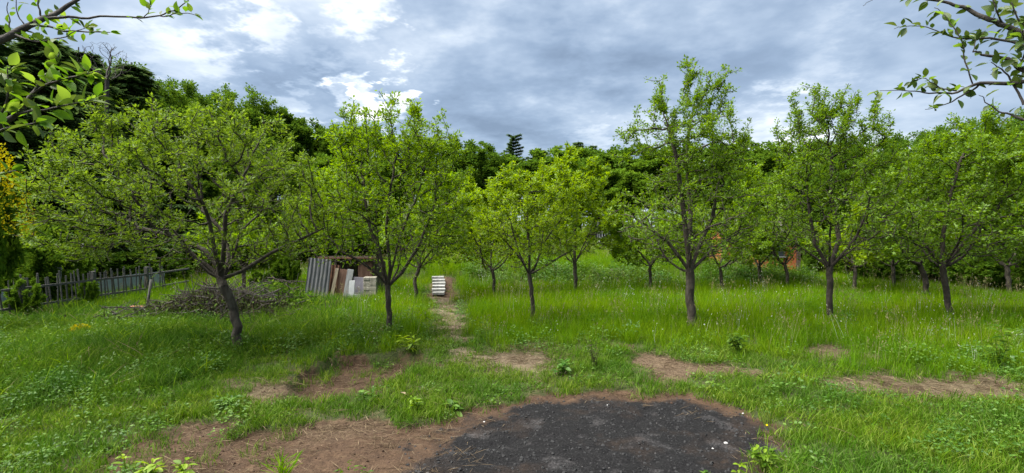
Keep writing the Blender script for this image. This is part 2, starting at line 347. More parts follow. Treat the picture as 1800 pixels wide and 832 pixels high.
# ------------------------------------------------------------------ scattered ground cover (geometry-node stuff)
def blades(n, h0, h1_, spread, w, lean, seg=3, seed=0, flatten=0.0):
    r = np.random.default_rng(seed); V, T, A = [], [], []
    for i in range(n):
        a = r.uniform(0, 2 * np.pi); rr = spread * math.sqrt(r.uniform()); bx_, by_ = rr * math.cos(a), rr * math.sin(a)
        h = r.uniform(h0, h1_); th = r.uniform(0, 2 * np.pi); dx, dy = math.cos(th), math.sin(th); ln = r.uniform(.15, 1) * lean * h
        sx, sy = -dy, dx; lv = r.uniform(); o = len(V); ww = w * r.uniform(.6, 1.3)
        for k in range(seg):
            t = k / seg; off = ln * t * t; z = h * (t - .25 * lean * t * t) * (1 - flatten) - .01; wk = ww * (1 - .55 * t)
            V += [(bx_ + dx * off - sx * wk, by_ + dy * off - sy * wk, z), (bx_ + dx * off + sx * wk, by_ + dy * off + sy * wk, z)]; A += [lv, lv]
        V.append((bx_ + dx * ln, by_ + dy * ln, h * (1 - .25 * lean) * (1 - flatten))); A.append(lv)
        for k in range(seg - 1):
            b = o + 2 * k; T += [(b, b + 1, b + 3), (b, b + 3, b + 2)]
        b = o + 2 * (seg - 1); T.append((b, b + 1, b + 2))
    return np.array(V), np.array(T), np.array(A)
def leaf_faces(P, D, Nn, Ln, W, fold=.25, lv=None, droop=0.0):
    """rhombic leaves folded on the midrib: 2 triangles each"""
    S = norm(np.cross(D, Nn)); U = np.cross(S, D); Ln = np.asarray(Ln)[:, None]; W = np.asarray(W)[:, None]
    a = P; b = P + D * Ln * .45 + S * W + U * W * fold; c = P + D * Ln - U * Ln * droop; d = P + D * Ln * .45 - S * W + U * W * fold
    n = len(P); V = np.stack([a, b, c, d], 1).reshape(-1, 3); i = np.arange(n)[:, None] * 4
    T = np.stack([np.concatenate([i, i + 1, i + 2], 1), np.concatenate([i, i + 2, i + 3], 1)], 1).reshape(-1, 3)
    lv = rng.uniform(size=n) if lv is None else lv
    return V, T, np.repeat(lv, 4)
def herb(n, rad, hgt, L0, seed):
    r = np.random.default_rng(seed); a = r.uniform(0, 2 * np.pi, n); q = np.sqrt(r.uniform(size=n)) * rad
    P = np.stack([q * np.cos(a), q * np.sin(a), hgt * r.uniform(.25, 1, n) * (1 - .5 * (q / rad) ** 2)], 1)
    th = a + r.normal(0, .9, n); D = norm(np.stack([np.cos(th), np.sin(th), r.uniform(-.25, .45, n)], 1)); Nn = norm(np.array([0, 0, 1.0]) + r.normal(0, .35, (n, 3)))
    return leaf_faces(P, D, Nn, L0 * r.uniform(.6, 1.25, n), L0 * .3 * r.uniform(.7, 1.2, n), .2, r.uniform(size=n), .12)
def proto(name, VTA, mat, smooth=False):
    V, T, A = VTA; return obj(name, mesh(name, V, T, smooth, {'lv': A}), mat, link=False)
def scatter(name, label, cat, P, rot, scl, idx, protos):
    me = bpy.data.meshes.new(name); n = len(P); me.vertices.add(n); me.vertices.foreach_set('co', np.ascontiguousarray(P, np.float32).ravel())
    for an, ty, key, v in (('rot', 'FLOAT_VECTOR', 'vector', rot), ('scl', 'FLOAT_VECTOR', 'vector', scl), ('idx', 'INT', 'value', idx)):
        a = me.attributes.new(an, ty, 'POINT'); a.data.foreach_set(key, np.ascontiguousarray(v, np.int32 if ty == 'INT' else np.float32).ravel())
    o = obj(name, me); tag(o, label, cat, kind='stuff')
    ng = bpy.data.node_groups.new(name, 'GeometryNodeTree'); ng.interface.new_socket('Geometry', in_out='INPUT', socket_type='NodeSocketGeometry'); ng.interface.new_socket('Geometry', in_out='OUTPUT', socket_type='NodeSocketGeometry')
    N, L = ng.nodes.new, ng.links.new; gi, go, jn = N('NodeGroupInput'), N('NodeGroupOutput'), N('GeometryNodeJoinGeometry'); L(jn.outputs[0], go.inputs[0])
    def named(nm, ty):
        x = N('GeometryNodeInputNamedAttribute'); x.data_type = ty; x.inputs['Name'].default_value = nm; return x.outputs['Attribute']
    for k, pr in enumerate(protos):
        oi = N('GeometryNodeObjectInfo'); oi.inputs['Object'].default_value = pr
        cp = N('FunctionNodeCompare'); cp.data_type = 'INT'; cp.operation = 'EQUAL'; L(named('idx', 'INT'), cp.inputs[2]); cp.inputs[3].default_value = k
        ip = N('GeometryNodeInstanceOnPoints'); L(gi.outputs[0], ip.inputs['Points']); L(cp.outputs[0], ip.inputs['Selection']); L(oi.outputs['Geometry'], ip.inputs['Instance'])
        L(named('rot', 'FLOAT_VECTOR'), ip.inputs['Rotation']); L(named('scl', 'FLOAT_VECTOR'), ip.inputs['Scale']); L(ip.outputs[0], jn.inputs[0])
    md = o.modifiers.new('scatter', 'NODES'); md.node_group = ng
    return o
def sample_ground(dens, d0, d1, u=1.3):
    """points over the wedge of ground in front of the camera and beside it; dens(d) per square metre"""
    dd = np.linspace(d0, d1, 400); w = dens(dd) * dd * 2 * u; c = np.concatenate([[0], np.cumsum((w[1:] + w[:-1]) / 2 * np.diff(dd))])
    n = int(c[-1]); Y = np.interp(rng.uniform(0, c[-1], n), c, dd); X = rng.uniform(-u, u, n) * Y
    return X, Y
def put(X, Y, keep, s0, s1, tilt=.12, sink=0.0):
    X, Y = X[keep], Y[keep]; n = len(X); P = np.stack([X, Y, height(X, Y, True) - sink], 1)
    rot = np.stack([rng.normal(0, tilt, n), rng.normal(0, tilt, n), rng.uniform(0, 6.283, n)], 1)
    s = rng.uniform(s0, s1, n); return P, rot, np.stack([s, s, s * rng.uniform(.8, 1.2, n)], 1)

SHED_PATCH = [flat(*p) for p in [(560, 545), (680, 545), (690, 520), (560, 520)]]
def lawn_field(X, Y):
    """1 where the turf is cut short or trodden, 0 in the tall meadow"""
    n = fbm(X * .9, Y * .9, 71, 3)
    yb = np.interp(X, [-12, -5, -3.9, -3.0, -1, 0, 2, 4, 12], [2.2, 3.0, 4.2, 6.5, 7.3, 7.6, 7.3, 6.0, 5.2])
    return sstep(1.0, -1.0, Y - yb + n * 2.6)
def make_cover():
    tall = [proto('tall_grass_tuft', blades(32, .15, .38, .13, .0034, .6, 3, 100 + i), M_GRASS) for i in range(4)]
    lush = [proto('lush_grass_tuft', blades(36, .08, .26, .13, .0034, 1.15, 3, 200 + i), M_GRASSD) for i in range(4)]
    short = [proto('short_grass_tuft', blades(30, .03, .115, .10, .0028, 1.1, 3, 300 + i), M_TURF) for i in range(3)]
    herbs = [proto('herb_clump', herb(40, .11, .08, .030, 400 + i), M_HERB) for i in range(3)] + [proto('tall_herb_clump', herb(60, .12, .24, .034, 420 + i), M_HERB) for i in range(2)]
    lush += [proto('long_pale_blade', blades(5, .2, .38, .10, .003, 1.7, 5, 260), M_STRAW), proto('long_green_blade', blades(7, .2, .36, .10, .004, 1.5, 5, 261), M_GRASS)]
    straws = []
    for i in range(3):
        r = np.random.default_rng(500 + i); n = 16; P = np.stack([r.normal(0, .08, n), r.normal(0, .08, n), r.uniform(.002, .02, n)], 1)
        th = r.uniform(0, 6.283, n); D = norm(np.stack([np.cos(th), np.sin(th), r.normal(.04, .10, n)], 1)); Nn = norm(np.array([0, 0, 1.0]) + r.normal(0, .3, (n, 3)))
        straws.append(proto('straw_wisp', leaf_faces(P, D, Nn, r.uniform(.03, .17, n), r.uniform(.001, .0024, n), .5, r.uniform(size=n), .03), M_STRAW))
    def stalks(n, seed, head):
        V, T, A = blades(n, .34, .62, .12, .0014, .35, 3, seed); r = np.random.default_rng(seed); tips = V[6::7]; k = 6; m = len(tips) * k
        D = norm(np.array([0, 0, 1.0]) + r.normal(0, .45 if not head else 1.0, (m, 3))); V2, T2, A2 = leaf_faces(np.repeat(tips, k, 0) - np.array([0, 0, .07]) * r.uniform(0, 1 if not head else .2, (m, 1)), D, rdir(m, r), r.uniform(.02, .04, m) * (1 if not head else .55), np.full(m, .0035 if not head else .005), .2, r.uniform(.2, 1, m))
        return np.concatenate([V, V2]), np.concatenate([T, T2 + len(V)]), np.concatenate([A, A2])
    m_seed = leaf_mat('seed_head', [(.11, .12, .03), (.17, .165, .06), (.23, .20, .10), (.28, .24, .15)], .3)
    m_flower = leaf_mat('pale_flower', [(.12, .17, .05), (.32, .33, .25), (.42, .42, .36), (.5, .5, .45)], .3)
    tall += [proto('seed_stalk', stalks(7, 150, False), m_seed), proto('seed_stalk', stalks(5, 151, False), m_seed), proto('pale_flower', stalks(4, 152, True), m_flower)]
    # tall meadow
    X, Y = sample_ground(lambda d: np.interp(d, [1.6, 6, 9, 13, 20, 48], [150, 130, 95, 52, 26, 12]), 1.6, 48)
    f = fields(X, Y); bare = np.clip(f['dirt'] * 1.4 + f['rim'] * 1.4 + f['straw'] * 1.15 + f['path'] * .9, 0, 1); lf = lawn_field(X, Y)
    leftish = sstep(-1.2, -3.4, X + fbm(X * .5, Y * .5, 77, 3) * 3) * sstep(15, 11, Y)
    r1 = rng.uniform(size=len(X)); dens = (1 - bare) * (1 - .97 * lf) * (1 - .92 * f['walk']) * (.55 + .9 * (fbm(X * 1.2, Y * 1.2, 81, 3) + .35)); k = (r1 < dens) & (rng.uniform(size=len(X)) > leftish)
    P, R, S = put(X, Y, k, .75, 1.15); S *= np.interp(P[:, 1], [6, 9, 14, 25, 48], [.75, .95, 1.05, 1.35, 1.9])[:, None]
    S[:, 2] *= np.interp(P[:, 1], [6, 14, 30], [1, 1, .8]) * (1 - .5 * lawn_field(P[:, 0], P[:, 1]))
    scatter('meadow_grass', 'tall light green meadow grass across the middle of the orchard', 'grass', P, R, S, np.where(rng.uniform(size=len(P)) < .07, rng.choice([4, 4, 5, 5, 6], len(P)), rng.integers(0, 4, len(P))), tall)
    k = (r1 < dens * 1.15) & ~k & (leftish > .02)
    P, R, S = put(X, Y, k, .8, 1.25, .2); S *= np.interp(P[:, 1], [4, 6, 14], [.95, 1, 1.2])[:, None] * (1 - .55 * lawn_field(P[:, 0], P[:, 1]))[:, None]
    scatter('lush_grass', 'dark green matted grass on the left side of the orchard', 'grass', P, R, S, np.where(rng.uniform(size=len(P)) < .07, rng.choice([4, 5, 5], len(P)), rng.integers(0, 4, len(P))), lush)
    # short turf
    X, Y = sample_ground(lambda d: np.interp(d, [1.6, 5, 8, 11, 16], [330, 300, 170, 70, 30]), 1.6, 16)
    f = fields(X, Y); bare = np.clip(f['dirt'] * np.clip(.92 - .8 * fbm(X * 1.6, Y * 1.6, 61, 3), .7, 1.01) + f['rim'] * 1.0 + f['straw'] * .93 + f['path'] * .88, 0, 1); lf = np.maximum(lawn_field(X, Y), f['walk'])
    k = rng.uniform(size=len(X)) < (1 - bare) * (.10 + .90 * lf) * np.clip(.9 + 1.6 * fbm(X * 1.6, Y * 1.6, 91, 3), .15, 1)
    P, R, S = put(X, Y, k, .6, 1.3, .2)
    scatter('short_grass', 'short trodden grass round the bare soil in the foreground', 'grass', P, R, S, rng.integers(0, 3, len(P)), short)
    # broad-leaved herbs
    X, Y = sample_ground(lambda d: np.interp(d, [1.6, 5, 8, 12, 20], [44, 40, 26, 12, 6]), 1.6, 20)
    Xb = rng.uniform(-1.5, 9.5, 900); Yb = 15.0 + .5 * fbm(Xb * .3, Xb * 0 + 2.0, 4, 2) + rng.normal(.9, .55, 900); nb = len(Xb); X, Y = np.concatenate([X, Xb]), np.concatenate([Y, Yb])
    f = fields(X, Y); bare = np.clip(f['dirt'] * .97 + f['rim'] * 1.0 + f['straw'] * .85 + f['path'] * .8, 0, 1)
    k = rng.uniform(size=len(X)) < (1 - bare) * np.clip(.5 + 2.2 * fbm(X * .8, Y * .8, 95, 3), .05, 1); k[-nb:] = fbm(Xb, Yb, 96, 3) > -.12
    P, R, S = put(X, Y, k, .6, 1.3, .2); lf = lawn_field(P[:, 0], P[:, 1])
    idx = np.where(rng.uniform(size=len(P)) < np.where(lf > .5, .12, .6), rng.integers(3, 5, len(P)), rng.integers(0, 3, len(P)))
    nbk = int(k[-nb:].sum()); idx[-nbk:] = rng.integers(3, 5, nbk); S[-nbk:] *= rng.uniform(1.1, 2.2, (nbk, 1))
    scatter('ground_herbs', 'broad-leaved herbs and clover growing low among the grass', 'weeds', P, R, S, idx, herbs)
    # straw and dead grass
    X, Y = sample_ground(lambda d: np.interp(d, [1.6, 6, 10, 15], [130, 120, 70, 25]), 1.6, 15)
    f = fields(X, Y); w = np.clip(f['straw'] * 1.0 + f['path'] * .8 + f['dirt'] * .38 + .12 * f['rim'] + .10, 0, 1) * (1 - .9 * f['ash'])
    k = rng.uniform(size=len(X)) < w * np.clip(.75 + 1.8 * fbm(X * 2, Y * 2, 97, 3), .1, 1)
    P, R, S = put(X, Y, k, .6, 1.3, .1)
    scatter('straw_litter', 'dry straw and cut grass lying on the bare soil', 'straw', P, R, S, rng.integers(0, 3, len(P)), straws)
    # clods, charcoal and stones
    import bmesh
    def lump(nm, seed, mat):
        bm = bmesh.new(); bmesh.ops.create_icosphere(bm, subdivisions=1, radius=1); r = random.Random(seed)
        for v in bm.verts: v.co *= r.uniform(.6, 1.25); v.co.z *= .7
        me = bpy.data.meshes.new(nm); bm.to_mesh(me); bm.free(); return obj(nm, me, mat, link=False)
    m_clod = rough_mat('soil_clod', [(.3, (.025, .014, .009)), (.55, (.06, .034, .021)), (.75, (.10, .063, .04))], 30, 4, .95, .4)
    m_coal = rough_mat('charcoal', [(.3, (.008, .008, .009)), (.6, (.02, .02, .021)), (.8, (.05, .05, .05))], 20, 4, .6, .4)
    m_ashl = rough_mat('ash_flake', [(.3, (.04, .038, .038)), (.6, (.08, .077, .075)), (.8, (.15, .145, .14))], 20, 4, .9, .2)
    clods = [lump('soil_clod', i, m_clod) for i in range(3)]; coals = [lump('charcoal_bit', 9 + i, m_coal) for i in range(3)]; flakes = [lump('ash_flake', 19 + i, m_ashl) for i in range(2)]
    X, Y = sample_ground(lambda d: np.interp(d, [1.6, 5, 9], [700, 620, 250]), 1.6, 9.5)
    f = fields(X, Y); k = rng.uniform(size=len(X)) < np.clip(f['dirt'] + .6 * f['rim'], 0, 1) * (1 - f['ash']) * np.clip(.4 + 2 * fbm(X * 2.5, Y * 2.5, 98, 3), .05, 1)
    P, R, S = put(X, Y, k, 1, 1, .6); S = (.003 + .013 * rng.uniform(size=len(P)) ** 4)[:, None] * np.ones((1, 3))
    scatter('soil_clods', 'small brown clods on the bare soil', 'soil', P, R, S, rng.integers(0, 3, len(P)), clods)
    X, Y = sample_ground(lambda d: np.interp(d, [1.6, 5, 9], [1700, 1500, 250]), 1.6, 6.2, .75)
    f = fields(X, Y); k = rng.uniform(size=len(X)) < f['ash']
    P, R, S = put(X, Y, k, 1, 1, .6); S = (.0025 + .015 * rng.uniform(size=len(P)) ** 7)[:, None] * np.ones((1, 3))
    light = rng.uniform(size=len(P)) < np.clip(-.02 + .4 * fbm(P[:, 0] * 2, P[:, 1] * 2, 99, 3), .003, .12)
    scatter('charcoal_and_ash', 'black charcoal bits and pale ash flakes on the burnt patch', 'charcoal', P, R, S, np.where(light, rng.integers(3, 5, len(P)), rng.integers(0, 3, len(P))), coals + flakes)
make_cover()

# ------------------------------------------------------------------ trees
def grow(att, P0, par0, D, di, dk, its, r, up=.10, wob=.22):
    """space colonisation: twigs reach for the points of the crown"""
    cap = 9000; P = np.zeros((cap, 3)); par = np.full(cap, -1); n = len(P0); P[:n] = P0; par[:n] = par0
    last = np.zeros((cap, 3)); cc = np.zeros(cap, int)
    def near(A, Q):
        bd = np.full(len(A), 1e9); bi = np.zeros(len(A), int)
        for s in range(0, len(Q), 400):
            d = np.linalg.norm(A[:, None] - Q[None, s:s + 400], axis=2); j = d.argmin(1); v = d[np.arange(len(A)), j]; m = v < bd; bd[m] = v[m]; bi[m] = j[m] + s
        return bd, bi
    bd, bi = near(att, P[:n])
    for _ in range(its):
        m = bd < di
        if not m.any() or n > cap - 900: break
        dr = norm(att[m] - P[bi[m]]); u, inv = np.unique(bi[m], return_inverse=True); S = np.zeros((len(u), 3)); np.add.at(S, inv, dr)
        S = norm(norm(S) + r.normal(0, wob, S.shape) + np.array([0, 0, up]))
        ok = (cc[u] < 3) & ((S * last[u]).sum(1) < .93)
        if not ok.any(): break
        u, S = u[ok], S[ok]; k = len(u); P[n:n + k] = P[u] + D * S; par[n:n + k] = u; last[u] = S; np.add.at(cc, u, 1)
        b2, i2 = near(att, P[n:n + k]); mm = b2 < bd; bd[mm] = b2[mm]; bi[mm] = i2[mm] + n; n += k
        al = bd > dk; att, bd, bi = att[al], bd[al], bi[al]
        if not len(att): break
    return P[:n], par[:n]
def radii(par, rtip, rbase, e=2.3):
    n = len(par); w = np.zeros(n); has = np.zeros(n, bool); has[par[par >= 0]] = True; w[~has] = 1
    for i in range(n - 1, 0, -1):
        if par[i] >= 0: w[par[i]] += w[i]
    r = w ** (1 / e); k = math.log(rbase / rtip) / math.log(max(r[0], 1.01)); return rtip * r ** k
def skin(P, par, R, thick=.022):
    """tubes along the skeleton: round where thick, 4-sided where thin"""
    n = len(P); c = np.arange(n)[par >= 0]; p = par[c]
    d = np.zeros((n, 3)); d[c] = norm(P[c] - P[p])
    main = np.full(n, -1)
    for i in c[np.argsort(R[c])]: main[par[i]] = i
    d[par < 0] = np.array([0, 0, 1.0])
    for i in c:                       # smooth joints
        if main[i] >= 0: pass
    dd = d.copy(); hm = main >= 0; dd[hm] = norm(d[hm] + d[main[hm]])
    Vs, Ts, off = [], [], 0
    for sides, sel in ((9, R[c] >= thick), (4, R[c] < thick)):
        cs, ps = c[sel], p[sel]
        if not len(cs): continue
        ismain = main[ps] == cs
        sd = np.where(ismain[:, None], dd[ps], d[cs]); sr = np.where(ismain, R[ps], np.minimum(R[cs] * 1.15, R[ps]))
        a = np.linspace(0, 2 * np.pi, sides, endpoint=False); ref = np.array([.83, .52, .19])
        def ring(pos, dr, rad):
            u = norm(np.cross(dr, ref)); w = np.cross(dr, u)
            return pos[:, None] + rad[:, None, None] * (np.cos(a)[None, :, None] * u[:, None] + np.sin(a)[None, :, None] * w[:, None])
        A, B = ring(P[ps], sd, sr), ring(P[cs], dd[cs], R[cs]); m = len(cs)
        V = np.concatenate([A, B], 1).reshape(-1, 3); b = (np.arange(m) * 2 * sides)[:, None]; j = np.arange(sides)[None]; j2 = (j + 1) % sides
        q = np.stack([b + j, b + j2, b + sides + j2, b + sides + j], 2).reshape(-1, 4)
        Vs.append(V); Ts.append(q + off); off += len(V)
    return np.concatenate(Vs), np.concatenate(Ts)
def foliage(P, par, R, n, per, Lf, r, thr, aspect=.26, spread=.05, shoots=(), updir=.35, fork0=0.0, outer=0.0):
    c = np.nonzero((par >= 0) & (R < thr))[0]
    w = np.clip(np.linalg.norm(P[c] - fork0, axis=1) / np.percentile(np.linalg.norm(P[c] - fork0, axis=1), 80), .0, 1.15) ** outer; pick = r.choice(c, n, p=w / w.sum()); t = r.uniform(size=(n, 1)); base = P[par[pick]] * (1 - t) + P[pick] * t; ax = norm(P[pick] - P[par[pick]])
    nsh = 0
    if len(shoots):
        nsh = len(shoots[0]); base = np.concatenate([base, shoots[0]]); ax = np.concatenate([ax, shoots[1]]); n = len(base)
    k = np.repeat(np.arange(n), per); m = len(k); rd = rdir(m, r); rd[:, 2] = rd[:, 2] * .8 + .1
    side = rdir(n, r)[k]
    pos = base[k] + side * spread * .5 + rd * spread * r.uniform(.1, 1, (m, 1)); D = norm(rd + ax[k] * .55 + np.array([0, 0, updir * .5])); Nn = norm(np.array([0, 0, 1.0]) + r.normal(0, .55, (m, 3)))
    L_ = Lf * r.uniform(.5, 1.25, m); L_ = np.where(k >= n - nsh, L_ * .7, L_); lv = np.clip(r.beta(2, 2.4, m) * .7 + np.repeat(r.uniform(0, .35, n), per), 0, 1)
    return leaf_faces(pos, D, Nn, L_, L_ * aspect * r.uniform(.8, 1.2, m), .3, lv, .15)
def ell_points(ells, n, r, hollow=.25):
    vol = np.array([e[3] * e[4] * e[5] for e in ells]); k = r.choice(len(ells), n, p=vol / vol.sum()); E = np.array([e[:6] for e in ells])[k]
    q = rdir(n, r) * (r.uniform(hollow, 1, (n, 1)) ** .42); return E[:, :3] + q * E[:, 3:6]
def limb_curve(a, b, r, bow=.12, n=8):
    a, b = np.array(a), np.array(b); t = np.linspace(0, 1, n)[:, None]; L_ = np.linalg.norm(b - a); off = np.array([0, 0, -bow * L_]) + r.normal(0, .05 * L_, 3)
    return a + (b - a) * t + off * (4 * t * (1 - t)) + r.normal(0, .008 * L_, (n, 3)) * (t > 0)
def tree_meshes(base, trunk, limbs, ells, R, natt, D, leafn, per, Lf, r, mats, thr=.0085, aspect=.26, spread=.05, shoots=0, slen=(.25, .7), rtip=.0032, up=.2, its=90, twigs=0.0, outer=0.0, thick=.022, di=None, hollow=.25):
    base = np.array(base); P = [np.array(q) - base for q in trunk]; par = list(range(-1, len(P) - 1)); f = len(P) - 1
    for lb, start in limbs:
        prev = f if start is None else start
        for q in lb[1:]:
            P.append(np.array(q) - base); par.append(prev); prev = len(P) - 1
    E = [(e[0] - base[0], e[1] - base[1], e[2] - base[2], *e[3:6]) for e in ells]
    att = ell_points(E, natt, r, hollow); P, par = grow(att, np.array(P), np.array(par), D, di or 99, D * 1.7, its, r, up)
    sb, sa = np.zeros((0, 3)), np.zeros((0, 3))
    if shoots:                         # upright young shoots standing out of the crown
        has = np.zeros(len(P), bool); has[par[par >= 0]] = True; tips = np.nonzero(~has)[0]; w = np.exp((P[tips, 2] - P[:, 2].max()) * 2.2); sel = r.choice(tips, min(shoots, len(tips)), replace=False, p=w / w.sum())
        nP, nq, B, A = [], [], [], []
        for s in sel:
            ln = slen[0] * .7 + (slen[1] * .75 - slen[0] * .7) * r.uniform() ** 1.5; dr = norm(np.array([r.normal(0, .22), r.normal(0, .22), 1.0])); k = max(3, int(ln / .08)); prev = s
            for j in range(1, k + 1):
                q = P[s] + dr * ln * j / k + r.normal(0, .006, 3); nP.append(q); nq.append(prev); prev = len(P) + len(nP) - 1
                for _ in range(1): B.append(q - dr * ln / k * r.uniform()); A.append(dr)
        P = np.concatenate([P, np.array(nP)]); par = np.concatenate([par, np.array(nq)]); sb, sa = np.array(B), np.array(A)
    if twigs:                          # fine side twigs
        n0 = len(P); Rq = radii(par, rtip, R); cand = np.nonzero((par >= 0) & (Rq < .014))[0]; sel = r.choice(cand, int(twigs * len(cand))); dv = norm(norm(P[sel] - P[par[sel]]) * .5 + rdir(len(sel), r) * .9 + np.array([0, 0, .35])); ln = r.uniform(.08, .26, (len(sel), 1)) * D / .1
        q1 = P[sel] + dv * ln * .5; q2 = P[sel] + dv * ln + np.array([0, 0, .12]) * ln; k = len(sel)
        P = np.concatenate([P, q1, q2]); par = np.concatenate([par, sel, n0 + np.arange(k)])
    Rr = radii(par, rtip, R); nt = len(trunk); fl_ = np.clip(1 - np.arange(nt) / max(1, nt * .35), 0, 1); Rr[:nt] *= 1 + .22 * fl_ ** 2
    V, q = skin(P, par, Rr, thick); tme = mesh('trunk', V, q, True)
    V, T, A = foliage(P, par, Rr, leafn, per, Lf, r, thr, aspect, spread, (sb, sa) if len(sb) else (), fork0=np.array(trunk[-1]) - base, outer=outer); cme = mesh('crown', V, T, False, {'lv': A})
    tme.materials.append(mats[0]); cme.materials.append(mats[1]); return tme, cme
def resample(pts, step):
    pts = [np.array(p, float) for p in pts]; o = [pts[0]]
    for a, b in zip(pts[:-1], pts[1:]):
        k = max(1, int(round(np.linalg.norm(b - a) / step)))
        for j in range(1, k + 1): o.append(a + (b - a) * j / k)
    return o
def orchard_tree(label, bpx, trunk_px, ells_px, R, limbs_px=None, nlimb=6, natt=900, D=.10, leafn=3200, per=5, Lf=.055, mat=None, shoots=18, slen=(.25, .6), seed=1, aspect=.27, spread=.05, ydepth=.85, bark=None, cat='tree', name='fruit_tree', depth=None, hollow=.25, grow_=1.16):
    if D > .105: grow_ *= 1.2; leafn = int(leafn * 1.35)
    R *= .82; r = np.random.default_rng(seed); b = G(bpx[0], bpx[1]) if depth is None else Vector(((bpx[0] - HX) / F * depth, depth, 0))
    b.z = h1(b.x, b.y) - .03; d = b.y
    tr = [tuple(b)] + [tuple(at(px, py, d) + Vector((0, r.normal(0, .02), 0))) for px, py in trunk_px]
    tr = resample(tr, .12); tr = [t + (r.normal(0, .008, 3) if i else 0) for i, t in enumerate(tr)]; fork = tr[-1]
    ells = []
    for i, (cx, cy, rx, ry) in enumerate(ells_px):
        c = at(cx, cy, d); off = 0 if i == 0 else r.uniform(-.35, .35) * rx / F * d
        rx *= grow_; c.z -= (ry * .10 + 8) / F * d; ry *= .96; ells.append((c.x, c.y + off, c.z, rx / F * d, rx / F * d * ydepth, ry / F * d))
    limbs = []
    if limbs_px:
        for lp in limbs_px:
            k = len(lp); dy = r.uniform(-.5, .5)
            pts = [fork] + [np.array(at(px, py, d)) + np.array([0, dy * (j + 1) / k, 0]) for j, (px, py) in enumerate(lp)]
            limbs.append((resample(pts, .12), None))
    c0 = ells[0]; a0 = r.uniform(0, 6.28)
    for j in range(nlimb):
        a = a0 + j * 6.283 / nlimb + r.normal(0, .2); q = r.uniform(.45, .72)
        tgt = np.array([c0[0] + math.cos(a) * c0[3] * q, c0[1] + math.sin(a) * c0[4] * q, c0[2] + r.uniform(-.25, .45) * c0[5]])
        tgt = fork + (tgt - fork) * r.uniform(.5, .85); limbs.append((limb_curve(fork, tgt, r, r.uniform(.04, .16)), None))
    tm, cm = tree_meshes(b, tr, limbs, ells, R, natt, D, leafn, per, Lf, r, (bark or M_BARK, mat or M_PLUM), aspect=aspect, spread=spread, shoots=shoots, slen=slen, hollow=hollow, twigs=.7, outer=1.5, rtip=.0042, thr=.011)
    t = thing(name, label, cat, b, 0, 'fruit trees of the orchard'); obj('trunk', tm, None, t); c = obj('crown', cm, None, t); c['kind'] = 'stuff'
    return t

orchard_tree('broad spreading fruit tree with leaning trunk in front of the brush pile', (420, 618), [(408, 545), (396, 505), (388, 492)],
    [(330, 320, 235, 150), (350, 232, 130, 62), (200, 340, 120, 100), (470, 330, 100, 110), (480, 240, 70, 55), (150, 410, 80, 50), (440, 425, 110, 45)], .072,
    [[(372, 480), (350, 455), (335, 425), (322, 405)], [(420, 478), (470, 445), (520, 420), (560, 400)], [(380, 470), (350, 440), (290, 415), (220, 400)], [(400, 440), (410, 380), (440, 330)]],
    nlimb=4, natt=1900, D=.10, leafn=8600, per=4, Lf=.050, mat=M_APPLE, shoots=16, seed=3, aspect=.25, slen=(.2, .5), grow_=1.0)
orchard_tree('fruit tree with many steep branches from one fork, in front of the leaning boards', (684, 590), [(684, 540), (683, 503)],
    [(690, 340, 120, 130), (680, 245, 90, 50), (610, 330, 65, 100), (770, 310, 60, 95), (590, 420, 50, 50), (745, 235, 50, 40), (800, 400, 40, 50)], .052,
    [[(690, 470), (688, 400), (700, 330)], [(705, 480), (735, 430), (760, 360)], [(668, 480), (640, 455), (615, 440)], [(672, 460), (650, 400), (640, 340)]],
    nlimb=4, natt=1400, leafn=6000, per=4, Lf=.049, mat=M_PLUM, shoots=24, seed=5, slen=(.25, .6))
orchard_tree('thin fruit tree half hidden behind the steep-branched tree by the white steps', (732, 530), [(729, 490), (737, 470)],
    [(745, 400, 60, 70), (770, 350, 40, 50)], .052, [[(760, 440), (775, 400)], [(725, 440), (715, 400)]], nlimb=3, natt=500, D=.14, leafn=1700, Lf=.075, mat=M_PLUM, shoots=6, seed=6)
orchard_tree('small vase-shaped fruit tree standing alone in the middle, nearest beyond the dirt path', (936, 572), [(936, 530), (930, 482)],
    [(930, 385, 80, 85), (900, 330, 40, 45), (965, 340, 50, 50), (875, 390, 40, 50), (985, 400, 40, 50)], .045,
    [[(945, 460), (955, 430), (975, 400)], [(915, 455), (890, 425)], [(930, 440), (925, 390), (930, 330)], [(955, 470), (985, 450), (1010, 435)]],
    nlimb=3, natt=1000, leafn=3600, per=4, Lf=.052, mat=M_BRIGHT, shoots=18, seed=8, slen=(.2, .5))
orchard_tree('slim fruit tree just behind and left of the middle vase-shaped tree', (868, 522), [(868, 495), (865, 474)],
    [(865, 410, 60, 55), (850, 360, 45, 40)], .052, [[(885, 455), (905, 440)], [(848, 455), (838, 430)]], nlimb=4, natt=600, D=.14, leafn=2000, Lf=.08, mat=M_BRIGHT, shoots=10, seed=9)
orchard_tree('small far fruit tree on the upper meadow, left of the middle trees', (842, 478), [(842, 462), (836, 450)],
    [(825, 410, 50, 50), (830, 360, 40, 40)], .065, nlimb=5, natt=500, D=.2, leafn=1700, Lf=.11, mat=M_BRIGHT, shoots=6, seed=10, depth=19.5)
orchard_tree('upright fruit tree right of the middle vase-shaped tree, with a straight bare stem', (1012, 520), [(1012, 490), (1010, 462)],
    [(1015, 380, 62, 75), (1010, 310, 50, 45), (985, 350, 40, 50), (1050, 390, 35, 50)], .06, [[(1010, 420), (1015, 360)]], nlimb=5, natt=800, D=.13, leafn=2900, Lf=.08, mat=M_BRIGHT, shoots=14, seed=12)
